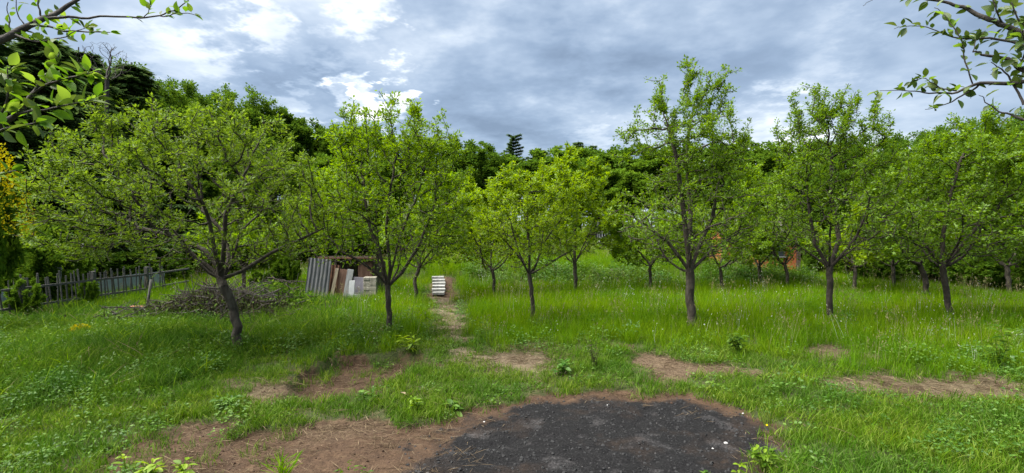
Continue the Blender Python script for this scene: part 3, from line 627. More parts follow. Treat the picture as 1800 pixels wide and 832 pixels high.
orchard_tree('low round fruit tree with a thin stem, left of the tallest tree', (1145, 517), [(1144, 490), (1142, 468)],
    [(1140, 420, 62, 45), (1120, 390, 40, 35), (1170, 400, 40, 40)], .05, nlimb=5, natt=600, D=.13, leafn=2100, Lf=.08, mat=M_PLUM, shoots=8, seed=13)
orchard_tree('tallest fruit tree, thick pale trunk and a high narrow top, right of centre', (1218, 580), [(1213, 520), (1212, 478)],
    [(1215, 370, 115, 90), (1215, 260, 75, 90), (1235, 170, 40, 60), (1120, 240, 40, 45), (1165, 190, 35, 45), (1290, 320, 55, 70), (1130, 380, 50, 60), (1265, 150, 16, 40), (1300, 255, 35, 45)], .085,
    [[(1216, 430), (1222, 370), (1218, 290), (1228, 200)], [(1195, 455), (1170, 425), (1130, 395)], [(1240, 455), (1265, 435), (1310, 410)], [(1205, 430), (1195, 370), (1180, 280), (1160, 220)], [(1235, 430), (1262, 380), (1280, 300)]],
    nlimb=3, natt=1900, leafn=5600, per=4, Lf=.049, mat=M_PLUMD, shoots=30, seed=14, slen=(.25, .6), hollow=.1)
orchard_tree('thin-stemmed fruit tree just behind and right of the tallest tree', (1270, 515), [(1268, 490), (1265, 470)],
    [(1275, 420, 60, 45), (1300, 380, 45, 40)], .055, nlimb=5, natt=600, D=.13, leafn=2100, Lf=.08, mat=M_PLUM, shoots=8, seed=15)
orchard_tree('fruit tree with a dark trunk and open V-shaped fork, right of the tallest tree', (1461, 572), [(1458, 520), (1460, 472)],
    [(1465, 370, 110, 85), (1470, 260, 85, 80), (1510, 210, 50, 45), (1400, 330, 60, 80), (1550, 290, 45, 70), (1440, 220, 40, 45), (1380, 400, 45, 50)], .062,
    [[(1475, 445), (1490, 415), (1500, 370)], [(1445, 455), (1410, 425), (1370, 405)], [(1440, 430), (1438, 380), (1440, 320)], [(1480, 455), (1505, 448), (1520, 430)], [(1485, 420), (1480, 340), (1490, 260)]],
    nlimb=3, natt=1700, leafn=5600, per=4, Lf=.049, mat=M_PLUMD, shoots=34, seed=16, slen=(.3, .7), bark=M_BARKD, hollow=.1)
orchard_tree('small fruit tree in front of the orange house, left of the V-forked tree', (1386, 512), [(1384, 480), (1380, 465)],
    [(1375, 410, 50, 50), (1360, 370, 40, 40)], .055, nlimb=4, natt=500, D=.14, leafn=1500, Lf=.08, mat=M_PLUMD, shoots=6, seed=17)
orchard_tree('dense fruit tree with a leaning trunk, nearest to the right edge', (1672, 566), [(1664, 520), (1655, 468)],
    [(1675, 380, 120, 90), (1700, 290, 90, 70), (1590, 390, 60, 60), (1720, 240, 60, 40), (1770, 380, 60, 80)], .06,
    [[(1680, 440), (1710, 400), (1740, 370)], [(1640, 440), (1610, 420), (1570, 410)], [(1655, 410), (1665, 340), (1680, 280)]],
    nlimb=5, natt=1700, leafn=8000, per=4, Lf=.054, mat=M_PLUMD, shoots=14, seed=18, bark=M_BARKD)
orchard_tree('small fruit tree in front of the dark hedge, between the V-forked and rightmost trees', (1503, 520), [(1502, 490), (1505, 470)],
    [(1510, 425, 60, 40), (1540, 400, 40, 40)], .055, nlimb=5, natt=500, D=.15, leafn=1700, Lf=.085, mat=M_BRIGHT, shoots=6, seed=19)
orchard_tree('small fruit tree with a thin stem behind the spreading tree and brush pile', (430, 520), [(429, 490), (428, 470)],
    [(430, 420, 60, 50)], .06, nlimb=4, natt=400, D=.16, leafn=1300, Lf=.085, mat=M_PLUM, shoots=4, seed=20)
orchard_tree('leaning fruit tree in the shade before the hedge, left of the rightmost tree', (1632, 530), [(1626, 490), (1618, 465)],
    [(1610, 410, 60, 50)], .07, nlimb=4, natt=400, D=.16, leafn=1600, Lf=.085, mat=M_PLUMD, shoots=4, seed=21, bark=M_BARKD)

orchard_tree('fruit tree behind the corrugated sheet, between the spreading and the steep-branched tree', (566, 512), [(566, 490), (566, 465)],
    [(565, 380, 55, 75), (575, 320, 40, 40)], .06, nlimb=5, natt=600, D=.15, leafn=2000, Lf=.085, mat=M_PLUM, shoots=8, seed=25, depth=15)
orchard_tree('second-row fruit tree between the tallest and the V-forked tree', (1335, 505), [(1335, 488), (1333, 468)],
    [(1335, 385, 55, 70), (1345, 330, 40, 40)], .06, nlimb=5, natt=600, D=.16, leafn=2000, Lf=.085, mat=M_PLUM, shoots=8, seed=26, depth=15.5)
orchard_tree('second-row fruit tree between the V-forked and the rightmost tree', (1572, 512), [(1572, 490), (1570, 468)],
    [(1570, 375, 60, 70), (1560, 320, 45, 45)], .06, nlimb=5, natt=600, D=.16, leafn=2100, Lf=.085, mat=M_PLUMD, shoots=8, seed=27, depth=14.5)
orchard_tree('second-row fruit tree at the right edge behind the rightmost one', (1775, 525), [(1772, 500), (1770, 470)],
    [(1770, 370, 70, 80), (1780, 300, 50, 50)], .07, nlimb=5, natt=700, D=.16, leafn=2600, Lf=.085, mat=M_PLUMD, shoots=6, seed=28, depth=13.5)
orchard_tree('far yellow-green fruit tree on the upper meadow beyond the white steps', (795, 462), [(795, 450), (793, 440)],
    [(790, 390, 50, 50), (800, 345, 35, 35)], .08, nlimb=5, natt=450, D=.22, leafn=1500, Lf=.12, mat=M_BRIGHT, shoots=6, seed=22, depth=24)
orchard_tree('far round fruit tree on the upper meadow left of the small hut', (985, 462), [(985, 450), (983, 440)],
    [(975, 400, 45, 45)], .08, nlimb=5, natt=400, D=.22, leafn=1300, Lf=.12, mat=M_PLUM, shoots=5, seed=23, depth=24)
orchard_tree('far fruit tree on the upper meadow behind the tallest tree', (1232, 465), [(1232, 450), (1230, 440)],
    [(1225, 400, 55, 50)], .08, nlimb=5, natt=400, D=.22, leafn=1400, Lf=.12, mat=M_PLUM, shoots=5, seed=24, depth=23)

# ---- the wood behind: a few grown trees, copied as individuals
def wood_proto(name, kind, seed):
    r = np.random.default_rng(seed)
    if kind == 'leafy':
        tr = resample([(0, 0, 0), (.1, .05, 2.0), (.05, .1, 3.6)], .4); ells = [(0, 0, 6.2, 2.7, 2.7, 3.0)]
        for _ in range(7):
            a = r.uniform(0, 6.28); z = r.uniform(4, 8.6); q = 2.1 * math.sqrt(max(.1, 1 - ((z - 6) / 3.6) ** 2)); ells.append((math.cos(a) * q, math.sin(a) * q, z, r.uniform(.8, 1.4), r.uniform(.8, 1.4), r.uniform(.7, 1.2)))
        limbs = [(limb_curve(tr[-1], tr[-1] + np.array([math.cos(a) * 1.3, math.sin(a) * 1.3, r.uniform(1, 2.6)]), r), None) for a in np.arange(5) * 1.26 + r.uniform()]
        return tree_meshes((0, 0, 0), tr, limbs, ells, .17, 1100, .38, 5200, 5, .20, r, (M_BARKD, M_WOOD if seed % 2 else M_WOODL), thr=.05, aspect=.36, spread=.26, shoots=0, rtip=.012, thick=.05)
    if kind == 'fine':                 # finer leaves, for trees that stand nearer
        tr = resample([(0, 0, 0), (.1, .05, 1.2), (.05, .1, 2.0)], .4); ells = [(0, 0, 5.2, 2.9, 2.9, 4.0)]
        for _ in range(8):
            a = r.uniform(0, 6.28); z = r.uniform(2.5, 8.6); q = 2.4 * math.sqrt(max(.1, 1 - ((z - 5) / 4.4) ** 2)); ells.append((math.cos(a) * q, math.sin(a) * q, z, r.uniform(.8, 1.4), r.uniform(.8, 1.4), r.uniform(.7, 1.2)))
        limbs = [(limb_curve(tr[-1], tr[-1] + np.array([math.cos(a) * 1.3, math.sin(a) * 1.3, r.uniform(1, 2.6)]), r), None) for a in np.arange(5) * 1.26 + r.uniform()]
        return tree_meshes((0, 0, 0), tr, limbs, ells, .17, 1400, .34, 10500, 5, .125, r, (M_BARKD, M_WOOD if seed % 2 else M_WOODL), thr=.05, aspect=.36, spread=.24, shoots=0, rtip=.01, thick=.05)
    if kind in ('conifer', 'pine'):
        pine = kind == 'pine'
        P, par = [np.array([0, 0, z]) for z in np.linspace(0, 9.6, 34)], list(range(-1, 33)); B, Ax = [], []
        for i in range(15 if pine else 6, 33):
            z = P[i][2]; ln = (9.9 - z) * .30 * r.uniform(.55, 1.15) + .15
            if pine: ln = (.5 + (9.8 - z) * .42) * r.uniform(.35, 1.15)
            for a in (np.arange(3) * 2.09 if pine else np.arange(5) * 1.2566) + r.uniform(0, 6.28):
                prev = i; k = 5; a += r.normal(0, .2); l2 = ln * r.uniform(.6, 1.1)
                for j in range(1, k + 1):
                    t = j / k; P.append(np.array([math.cos(a) * l2 * t, math.sin(a) * l2 * t, z + (.25 * l2 * t if pine else -.22 * l2 * t * t + .10 * l2 * t ** 3)])); par.append(prev); prev = len(P) - 1
        P, par = np.array(P), np.array(par); Rr = np.where(np.arange(len(P)) < 34, np.interp(P[:, 2], [0, 9.6], [.16, .012]), .014)
        V, q = skin(P, par, Rr, .05); tme = mesh('trunk', V, q, True, None); tme.materials.append(M_BARKD)
        n = 5200; c = np.arange(34, len(P)); pk = r.choice(c, n); t = r.uniform(size=(n, 1)); base = P[par[pk]] * (1 - t) + P[pk] * t; ax = norm(P[pk] - P[par[pk]]); k = np.repeat(np.arange(n), 3); m = len(k)
        sd = norm(np.cross(ax[k], np.array([0, 0, 1.0]))) * r.choice([-1, 1], (m, 1)); D = norm(ax[k] * .6 + sd * r.uniform(.2, 1.0, (m, 1)) + np.array([0, 0, -.25]) + r.normal(0, .2, (m, 3)))
        V, T, A = leaf_faces(base[k] + r.normal(0, .03, (m, 3)), D, norm(np.array([0, 0, 1.0]) + r.normal(0, .4, (m, 3))), r.uniform(.14, .32, m), r.uniform(.02, .045, m), .2, np.clip(r.beta(2, 3, m), 0, 1), .1)
        cme = mesh('crown', V, T, False, {'lv': A}); cme.materials.append(M_PINE); return tme, cme
    if kind == 'shrub':
        tr = [np.array((0, 0, 0)), np.array((0, 0, .15))]; ells = [(0, 0, .95, .95, .95, .85)]
        for _ in range(5):
            a = r.uniform(0, 6.28); ells.append((math.cos(a) * .7, math.sin(a) * .7, r.uniform(.5, 1.5), .4, .4, .4))
        limbs = [(limb_curve(tr[-1], np.array([math.cos(a) * .5, math.sin(a) * .5, r.uniform(.6, 1.1)]), r), None) for a in np.arange(6) * 1.05]
        return tree_meshes((0, 0, 0), tr, limbs, ells, .03, 420, .16, 3400, 5, .085, r, (M_BARKD, (M_WOODL, M_WOOD, M_HERB)[seed % 3]), thr=.02, aspect=.34, spread=.09, rtip=.004, thick=.02)
PROTO = {}
for nm, kd, sd in (('leafy_a', 'leafy', 31), ('leafy_b', 'leafy', 32), ('leafy_c', 'leafy', 33), ('fine_a', 'fine', 35), ('fine_b', 'fine', 36), ('fine_c', 'fine', 37), ('conifer', 'conifer', 41), ('pine', 'pine', 43), ('shrub_a', 'shrub', 51), ('shrub_b', 'shrub', 52), ('shrub_c', 'shrub', 54)):
    tm, cm = wood_proto(nm, kd, sd); zz = np.zeros(len(cm.vertices) * 3, np.float32); cm.vertices.foreach_get('co', zz); PROTO[nm] = (tm, cm, float(zz[2::3].max()))
def wood_tree(name, label, px, ytop, d, proto_, wid=1.0, group=None, cat='tree', bottom='trunk', top='crown', ybase=None):
    x = (px - HX) / F * d; z = h1(x, d) - .05; H = CAMZ + (HY - ytop) / F * d - z; tm, cm, hh = PROTO[proto_]; s = H / hh
    t = thing(name, label, cat, (x, d, z), random.uniform(0, 6.28), group); t.scale = (s * wid, s * wid, s)
    obj(bottom, tm, None, t); c = obj(top, cm, None, t); c['kind'] = 'stuff'; return t
LW = ['leafy_a', 'leafy_b', 'leafy_c']; FW = ['fine_a', 'fine_b', 'fine_c']
WG = 'trees of the wood behind the orchard'
named_trees = [
    ('spruce_tree', 'dark conifer at the left edge behind the yellow-flowering shrub', -30, 40, 15, 'conifer', 1.7),
    ('spruce_tree', 'dark conifer with hanging boughs right of the yellow-flowering shrub', 75, 70, 17, 'conifer', 1.9),
    ('spruce_tree', 'dark conifer on the left skyline beside the leafless tree top', 140, 92, 21, 'conifer', 1.8),
    ('spruce_tree', 'dark conifer on the left skyline right of the leafless tree top', 232, 118, 24, 'conifer', 1.9),
    ('pine_tree', 'ragged pine on the skyline above the middle vase-shaped tree', 903, 236, 48, 'pine', 1.0),
    ('pine_tree', 'lower broad pine just right of the ragged skyline pine', 945, 262, 50, 'pine', 1.3),
    ('spruce_tree', 'narrow conifer spire on the skyline left of the tallest fruit tree', 1016, 250, 52, 'conifer', 1.3),
    ('spruce_tree', 'second narrow conifer spire on the skyline, nearest to the tallest fruit tree', 1042, 256, 52, 'conifer', 1.1),
    ('leafy_tree', 'round dark tree crown on the skyline right of the steep-branched fruit tree', 832, 240, 36, 'leafy_a', 1.15),
    ('leafy_tree', 'large dark leafy tree at the right edge behind the overhanging branch', 1790, 188, 17, 'fine_a', 1.1),
    ('leafy_tree', 'bright-topped leafy tree behind the rightmost fruit tree', 1700, 205, 19, 'fine_b', .95)]
for a in named_trees: wood_tree(*a, group=WG)
FILL = 'dark green leafy tree massed lower in the wood behind the orchard'
SKY = [20, 130, 200, 255, 310, 365, 425, 480, 530, 590, 650, 705, 770, 865, 985, 1065, 1110, 1165, 1230, 1290, 1345, 1400, 1455, 1510, 1560, 1610, 1660, 1740]
ORD = 'first second third fourth fifth sixth seventh eighth ninth tenth eleventh twelfth thirteenth fourteenth fifteenth sixteenth seventeenth eighteenth nineteenth twentieth twenty-first twenty-second twenty-third twenty-fourth twenty-fifth twenty-sixth twenty-seventh twenty-eighth'.split()
for px, yt, d, pr, wd in [(-60, 120, 20, 'fine_a', 1.2), (20, 130, 21, 'fine_c', 1.2), (130, 118, 23, 'fine_a', 1.0), (200, 128, 25, 'fine_c', 1), (255, 150, 27, 'fine_b', 1), (310, 158, 29, 'fine_a', 1),
        (365, 170, 31, 'fine_c', 1), (425, 168, 33, 'fine_b', 1), (480, 200, 35, 'leafy_a', 1), (530, 226, 36, 'leafy_c', 1.1), (590, 240, 38, 'leafy_b', 1.1), (650, 236, 38, 'leafy_a', 1.1), (705, 250, 40, 'leafy_c', 1.1), (770, 236, 38, 'leafy_b', 1.2),
        (865, 292, 44, 'leafy_c', 1.3), (985, 280, 50, 'leafy_b', 1.3), (1065, 282, 48, 'leafy_a', 1.2), (1110, 276, 46, 'leafy_c', 1.3), (1165, 280, 44, 'leafy_b', 1.3), (1230, 275, 42, 'leafy_a', 1.3), (1290, 270, 40, 'leafy_c', 1.3),
        (1345, 262, 36, 'leafy_b', 1.2), (1400, 262, 34, 'leafy_a', 1.2), (1455, 255, 32, 'leafy_c', 1.2), (1510, 250, 30, 'fine_a', 1.2), (1560, 262, 28, 'fine_c', 1.2), (1610, 240, 26, 'fine_a', 1.1), (1660, 228, 24, 'fine_c', 1.1), (1860, 200, 17, 'fine_c', 1.2), (1740, 240, 22, 'fine_a', 1.2),
        (930, 300, 42, 'leafy_a', 1.3), (1020, 305, 42, 'leafy_c', 1.4), (780, 300, 34, 'leafy_c', 1.2), (1090, 320, 40, 'leafy_b', 1.4), (1320, 310, 32, 'leafy_a', 1.3), (1440, 300, 26, 'leafy_c', 1.2), (60, 210, 17, 'fine_b', 1.3), (160, 230, 20, 'fine_c', 1.2), (-110, 150, 17, 'fine_b', 1.2), (560, 290, 30, 'leafy_b', 1.3), (660, 300, 30, 'leafy_a', 1.3), (450, 260, 26, 'fine_a', 1.2), (1930, 240, 18, 'fine_a', 1.2)]:
    k = SKY.index(px) if px in SKY else -1; yt -= (24 if px < 1300 else 14) if px > 800 else (22 if 100 < px < 700 else 0)
    wd *= 1.3 if 800 < px < 1300 else 1.0
    wood_tree('leafy_tree', 'leafy tree on the wood skyline, %s from the left edge' % ORD[k] if k >= 0 else FILL, px, yt, d, pr, wd, WG)
SG = 'shrubs along the edges of the orchard'
for lb, px, yt, d, pr, wd in [
        ('pale green shrub behind the picket fence at the left edge', 30, 385, 12.5, 'shrub_c', 1.0), ('pale bushy shrub leaning over the picket fence near the left edge', 110, 425, 13.0, 'shrub_c', .9),
        ('low leafy shrub growing through the near end of the picket fence', 45, 486, 10.9, 'shrub_a', .7), ('low pale shrub growing through the middle of the picket fence', 150, 492, 12.6, 'shrub_c', .7),
        ('dark shrub at the far end of the picket fence', 215, 440, 17, 'shrub_b', 1.6), ('dark shrub behind the brush pile, left of the spreading tree', 300, 450, 18, 'shrub_b', 1.5),
        ('leafy shrub left of the leaning corrugated sheet', 505, 448, 14.5, 'shrub_a', .8), ('green shrub close behind the spreading tree trunk', 460, 478, 13.5, 'shrub_b', 1.1),
        ('dark bushy hedge shrub right of the V-forked tree', 1540, 445, 16.0, 'shrub_b', 1.4), ('black-green hedge shrub left of the leaning shaded tree', 1585, 440, 16.5, 'shrub_b', 1.4),
        ('yellow-green shrub right of the rightmost fruit tree trunk', 1712, 448, 15.5, 'shrub_c', 1.0), ('dark ivy-green shrub at the right edge of the meadow', 1775, 430, 15.0, 'shrub_b', 1.3),
        ('shrub beside the orange house wall', 1362, 445, 18.8, 'shrub_a', .6), ('shrub at the right end of the orange house', 1432, 440, 18.5, 'shrub_b', .8),
        ('dark shrub left of the small far hut', 1030, 425, 36, 'shrub_b', 2.2), ('shrub right of the small far hut', 1115, 415, 34, 'shrub_a', 2.0),
        ('low dark shrub on the terrace bank near the fence post', 1115, 480, 16.5, 'shrub_a', .8), ('tangled low shrub on the terrace bank behind the tallest tree', 1185, 474, 16.6, 'shrub_c', 1.6)]:
    wood_tree('shrub', lb, px, yt, d, pr, wd, SG, 'shrub', 'stems', 'foliage')
for px, d, pr in [(560, 27, 'shrub_a'), (600, 27.5, 'shrub_b'), (640, 28, 'shrub_a'), (690, 28.5, 'shrub_c'), (735, 29, 'shrub_b'), (780, 29.5, 'shrub_a'), (820, 30, 'shrub_c'), (865, 31, 'shrub_b'), (910, 32, 'shrub_a'), (960, 33, 'shrub_b'), (1000, 34, 'shrub_c'), (1160, 32, 'shrub_b'), (1205, 30, 'shrub_a'), (1250, 28, 'shrub_b'), (1290, 26, 'shrub_a'), (1470, 19.5, 'shrub_b'), (1500, 18.5, 'shrub_a'), (1640, 17.5, 'shrub_b'), (1680, 18, 'shrub_a'), (380, 22, 'shrub_b'), (430, 23, 'shrub_a'), (250, 20, 'shrub_a')]:
    wood_tree('shrub', 'undergrowth shrub in the hedge line between meadow and wood', px, random.uniform(388, 415), d, pr, random.uniform(1.3, 1.8), 'undergrowth shrubs of the hedge line', 'shrub', 'stems', 'foliage')

# yellow-flowering shrubs
def blossom_shrub(label, px, ytop, d, wid, n, L0):
    x = (px - HX) / F * d; z = h1(x, d) - .03; H = CAMZ + (HY - ytop) / F * d - z; tm, cm, hh = PROTO['shrub_a']; r = np.random.default_rng(77)
    t = thing('flowering_shrub', label, 'shrub', (x, d, z), 1.0, 'yellow-flowering shrubs'); s = H / hh
    a = obj('stems', tm, None, t); c = obj('foliage', cm, None, t); a.scale = c.scale = (s * wid, s * wid, s); c['kind'] = 'stuff'
    q = rdir(n, r); q[:, 2] = np.abs(q[:, 2]) * 1.0 + .05; P = q * np.array([wid * s * 1.12, wid * s * 1.12, H * .52]) * r.uniform(.82, 1.06, (n, 1)) + np.array([0, 0, H * .5])
    V, T, A = leaf_faces(P, norm(q + r.normal(0, .5, (n, 3))), rdir(n, r), L0 * r.uniform(.5, 1.3, n), L0 * .4 * r.uniform(.6, 1.2, n), .3, r.uniform(size=n)); b = obj('blossom', mesh('blossom', V, T, False, {'lv': A}), M_YELLOW, t); b['kind'] = 'stuff'
    return t
blossom_shrub('tall shrub covered in yellow blossom at the left edge', -45, 255, 9.0, .36, 3600, .05)
blossom_shrub('low shrub with yellowish flower tips in the left grass', 140, 573, 7.9, .9, 500, .035)

# a bare-twigged tree on the left skyline
def bare_tree():
    r = np.random.default_rng(61); d = 20.0; b = np.array([(185 - HX) / F * d, d, 0.0]); b[2] = h1(b[0], d); top = CAMZ + (HY - 70) / F * d
    tr = resample([b, (b[0], d, b[2] + 3), (b[0] + .1, d, top - 1.6)], .4); att = [(b[0], d, top - .85, 1.0, .8, .8)]
    E = [(e[0] - b[0], e[1] - b[1], e[2] - b[2], *e[3:]) for e in att]; P, par = grow(ell_points(E, 700, r), np.array([p - b for p in tr]), np.arange(len(tr)) - 1, .10, 99, .14, 80, r)
    V, q = skin(P, par, radii(par, .005, .07), .04); t = thing('bare_tree', 'leafless grey tree top on the left skyline above the dark wood', 'tree', b); obj('trunk', mesh('trunk', V, q, True), M_TWIG, t)
bare_tree()

# ------------------------------------------------------------------ built things
M_GALV = rough_mat('weathered_zinc', [(.3, (.06, .063, .07)), (.5, (.12, .123, .13)), (.62, (.17, .165, .155)), (.75, (.10, .06, .035))], 3.5, 7, .55, .2, 25, (1, 1, .3), .4)
M_RUST = rough_mat('rusty_iron', [(.3, (.03, .018, .013)), (.5, (.075, .035, .02)), (.7, (.13, .065, .035))], 6, 7, .9, .3)
M_OLDWOOD = rough_mat('old_board', [(.3, (.035, .027, .021)), (.5, (.075, .058, .045)), (.72, (.13, .105, .085))], 5, 7, .9, .5, 30, (6, 6, .5))
M_BROWNB = rough_mat('brown_board', [(.3, (.05, .026, .018)), (.5, (.10, .055, .036)), (.75, (.16, .10, .07))], 5, 7, .85, .4, 30, (6, 6, .5))
M_CREAM = rough_mat('cream_board', [(.3, (.13, .105, .07)), (.55, (.22, .185, .13)), (.8, (.32, .275, .20))], 6, 6, .8, .3, 30, (6, 6, .6))
M_PALE = rough_mat('pale_grey_board', [(.3, (.10, .105, .10)), (.55, (.18, .187, .185)), (.8, (.27, .275, .275))], 5, 6, .7, .3, 30, (4, 4, .6))
M_WHITE = rough_mat('white_paint', [(.3, (.34, .35, .36)), (.6, (.46, .47, .48)), (.8, (.54, .55, .56))], 5, 5, .7, .2)
M_LILAC = rough_mat('grey_lilac_panel', [(.3, (.10, .095, .115)), (.55, (.16, .15, .175)), (.8, (.23, .22, .25))], 5, 6, .7, .2)
M_BLOCK = rough_mat('cream_block', [(.3, (.17, .155, .12)), (.55, (.27, .25, .205)), (.8, (.36, .34, .29))], 12, 6, .9, .4)
M_SLAB = rough_mat('whitish_slab', [(.3, (.14, .14, .135)), (.5, (.26, .26, .25)), (.75, (.40, .40, .39))], 9, 6, .85, .4)
M_FENCE = rough_mat('weathered_picket', [(.3, (.04, .039, .036)), (.55, (.09, .088, .08)), (.8, (.16, .157, .147))], 6, 6, .9, .5, 30, (5, 5, .5))
M_SHEET = rough_mat('pale_blue_sheet', [(.3, (.22, .26, .28)), (.55, (.33, .38, .41)), (.8, (.43, .48, .5))], 3, 5, .5, .1)
M_ORANGE = rough_mat('orange_render', [(.3, (.26, .075, .025)), (.55, (.36, .12, .045)), (.8, (.42, .165, .075))], 2, 6, .9, .2)
M_TILE = rough_mat('roof_tile', [(.3, (.035, .03, .026)), (.6, (.065, .055, .048)), (.8, (.10, .09, .08))], 6, 5, .85, .3)
M_DARK = rough_mat('dark_opening', [(.3, (.012, .012, .013)), (.7, (.03, .03, .03))], 4, 3, .6, 0)
M_GLASS = rough_mat('window_pane', [(.3, (.02, .025, .03)), (.7, (.05, .06, .07))], 2, 2, .1, 0, spec=.6)
M_BRICK = rough_mat('red_brick', [(.3, (.20, .07, .045)), (.6, (.30, .12, .08)), (.8, (.38, .2, .15))], 9, 5, .9, .4)
M_STONE = rough_mat('white_stone', [(.3, (.3, .29, .28)), (.7, (.48, .47, .46))], 30, 4, .9, .3)

def board(name, label, cat, px0, px1, yt, yb, d, mat, lean=.12, roll=0.0, th=.02, group=None):
    w = (px1 - px0) / F * d; x = ((px0 + px1) / 2 - HX) / F * d; z = h1(x, d) - .04; H = CAMZ + (HY - yt) / F * d - z
    o = obj(name, box_me(name, w, th, H / math.cos(lean), .004, .003), mat, None, (x, d, z), (-lean, roll, random.uniform(-.1, .1)))
    return tag(o, label, cat, group)
def corrugated(name, label, cat, px0, px1, yt, d, mat, lean, roll, waves=6, amp=.012, rz=0.0, group=None):
    w = (px1 - px0) / F * d; x = ((px0 + px1) / 2 - HX) / F * d; z = h1(x, d) - .04; H = (CAMZ + (HY - yt) / F * d - z) / math.cos(lean); n = waves * 8 + 1
    u = np.linspace(-w / 2, w / 2, n); y = amp * np.sin(np.linspace(0, waves * 6.283, n)); zs = np.linspace(0, H, 5); V = []; r = np.random.default_rng(int(px0))
    for off in (0, .003):
        for zz_ in zs: V += [(a + .01 * zz_ * r.normal(), b + off + .012 * math.sin(zz_ * 3 + a * 2), zz_) for a, b in zip(u, y)]
    q = []; m = n * 5
    for k in (0, 1):
        for i in range(4):
            for j in range(n - 1):
                a = k * m + i * n + j; q.append((a, a + 1, a + n + 1, a + n) if k == 0 else (a, a + n, a + n + 1, a + 1))
    o = obj(name, mesh(name, np.array(V), np.array(q), False), mat, None, (x, d, z), (-lean, roll, rz)); return tag(o, label, cat, group)
BG_ = 'old boards and sheets leaning on the wood store'
corrugated('corrugated_sheet', 'weathered grey corrugated sheet leaning at the left of the board pile', 'metal sheet', 533, 574, 455, 11.9, M_GALV, .11, .09, 6, group=BG_)
corrugated('corrugated_sheet', 'dark rusty corrugated sheet between the grey sheet and the cream plank', 'metal sheet', 566, 590, 466, 12.15, M_RUST, .14, .08, 4, group=BG_)
board('plank', 'narrow cream plank leaning beside the rusty sheet', 'plank', 578, 584, 472, 532, 11.95, M_CREAM, .16, .14, group=BG_)
board('plank', 'reddish brown board leaning between the cream plank and the pale board', 'plank', 589, 603, 474, 532, 12.05, M_BROWNB, .14, .10, group=BG_)
board('plank', 'dark brown board standing just behind the reddish brown board', 'plank', 583, 592, 470, 532, 12.2, M_OLDWOOD, .12, .05, group=BG_)
board('plank', 'tall pale grey board leaning right of the reddish brown board', 'plank', 601, 612, 474, 532, 11.95, M_PALE, .15, .12, .025, group=BG_)
board('plank', 'short white board standing in front of the lilac-grey panel', 'plank', 612, 621, 494, 533, 11.8, M_WHITE, .10, .04, .025, group=BG_)
board('panel', 'grey lilac panel leaning left of the cream block stack', 'panel', 619, 638, 488, 532, 12.0, M_LILAC, .10, .03, group=BG_)
board('plank', 'low pale offcut in front of the lilac-grey panel', 'plank', 621, 632, 518, 533, 11.7, M_PALE, .18, .0, group=BG_)
def wood_store():
    d = 12.9; x0, x1 = (566 - HX) / F * d, (660 - HX) / F * d; xc = (x0 + x1) / 2; z = min(h1(x0, d), h1(x1, d)) - .05; H = CAMZ + (HY - 457) / F * d - z; w = x1 - x0
    t = thing('wood_store', 'low dark wooden store behind the leaning boards and block stack', 'shed', (xc, d, z))
    for sx in (-1, 1):
        for sy in (0, .9): obj('post', box_me('post', .07, .07, H - (.08 if sy else 0), .004, .004), M_OLDWOOD, t, (sx * (w / 2 - .04), sy, 0))
    n = 12
    for i in range(n): obj('wall_plank', box_me('wall_plank', w / n - .008, .022, H * random.uniform(.9, .96), .003), M_OLDWOOD if i % 3 else M_BROWNB, t, (-w / 2 + (i + .5) * w / n, .95 + random.uniform(-.004, .004), 0))
    for i in range(8): obj('wall_plank', box_me('wall_plank', .022, .11, H * .9, .003), M_OLDWOOD, t, (w / 2 + .012, .06 + i * .118, 0))
    obj('front_panel', box_me('front_panel', .36, .02, H * .46, .003, .003), M_BROWNB, t, (w / 2 - .24, -.06, H * .5))
    rf = obj('roof', box_me('roof', w + .08, 1.2, .03, .006, .004), M_RUST, t, (0, .42, H), (-.06, 0, 0))
    obj('roof_batten', box_me('roof_batten', w + .06, .04, .04, .004), M_OLDWOOD, rf, (0, -.5, .031))
wood_store()
def block_stack():
    d = 12.1; x = (651 - HX) / F * d; z = h1(x, d) - .02; t = thing('block_stack', 'neat stack of cream blocks at the right end of the board pile', 'block stack', (x, d, z), .12)
    b = box_me('block', .145, .2, .058, .003, .004)
    for k in range(9):
        for i in range(2): obj('block', b, M_BLOCK, t, (-.075 + i * .15 + random.uniform(-.006, .006), random.uniform(-.01, .01), .03 + k * .0605), (0, 0, random.uniform(-.03, .03)))
    obj('pallet', box_me('pallet', .34, .24, .05, .003, .003), M_OLDWOOD, t, (0, 0, -.022))
block_stack()
def garden_steps():
    d0 = 13.15; x = (771 - HX) / F * d0; t = thing('garden_steps', 'short flight of whitish slab steps at the end of the trodden path', 'steps', (x, d0, 0), .145)
    for i in range(6):
        y = d0 + i * .27; z = h1(x, y); obj('step', box_me('step', .33 + random.uniform(-.02, .03), .20, .07, .006, .008), M_SLAB, t, (random.uniform(-.015, .015), i * .27, .02 + i * .058), (0, 0, random.uniform(-.06, .06)))
        obj('riser', box_me('riser', .29, .07, .07 + i * .058, .004), M_DARK, t, (0, i * .27 + .06, -.06))
garden_steps()
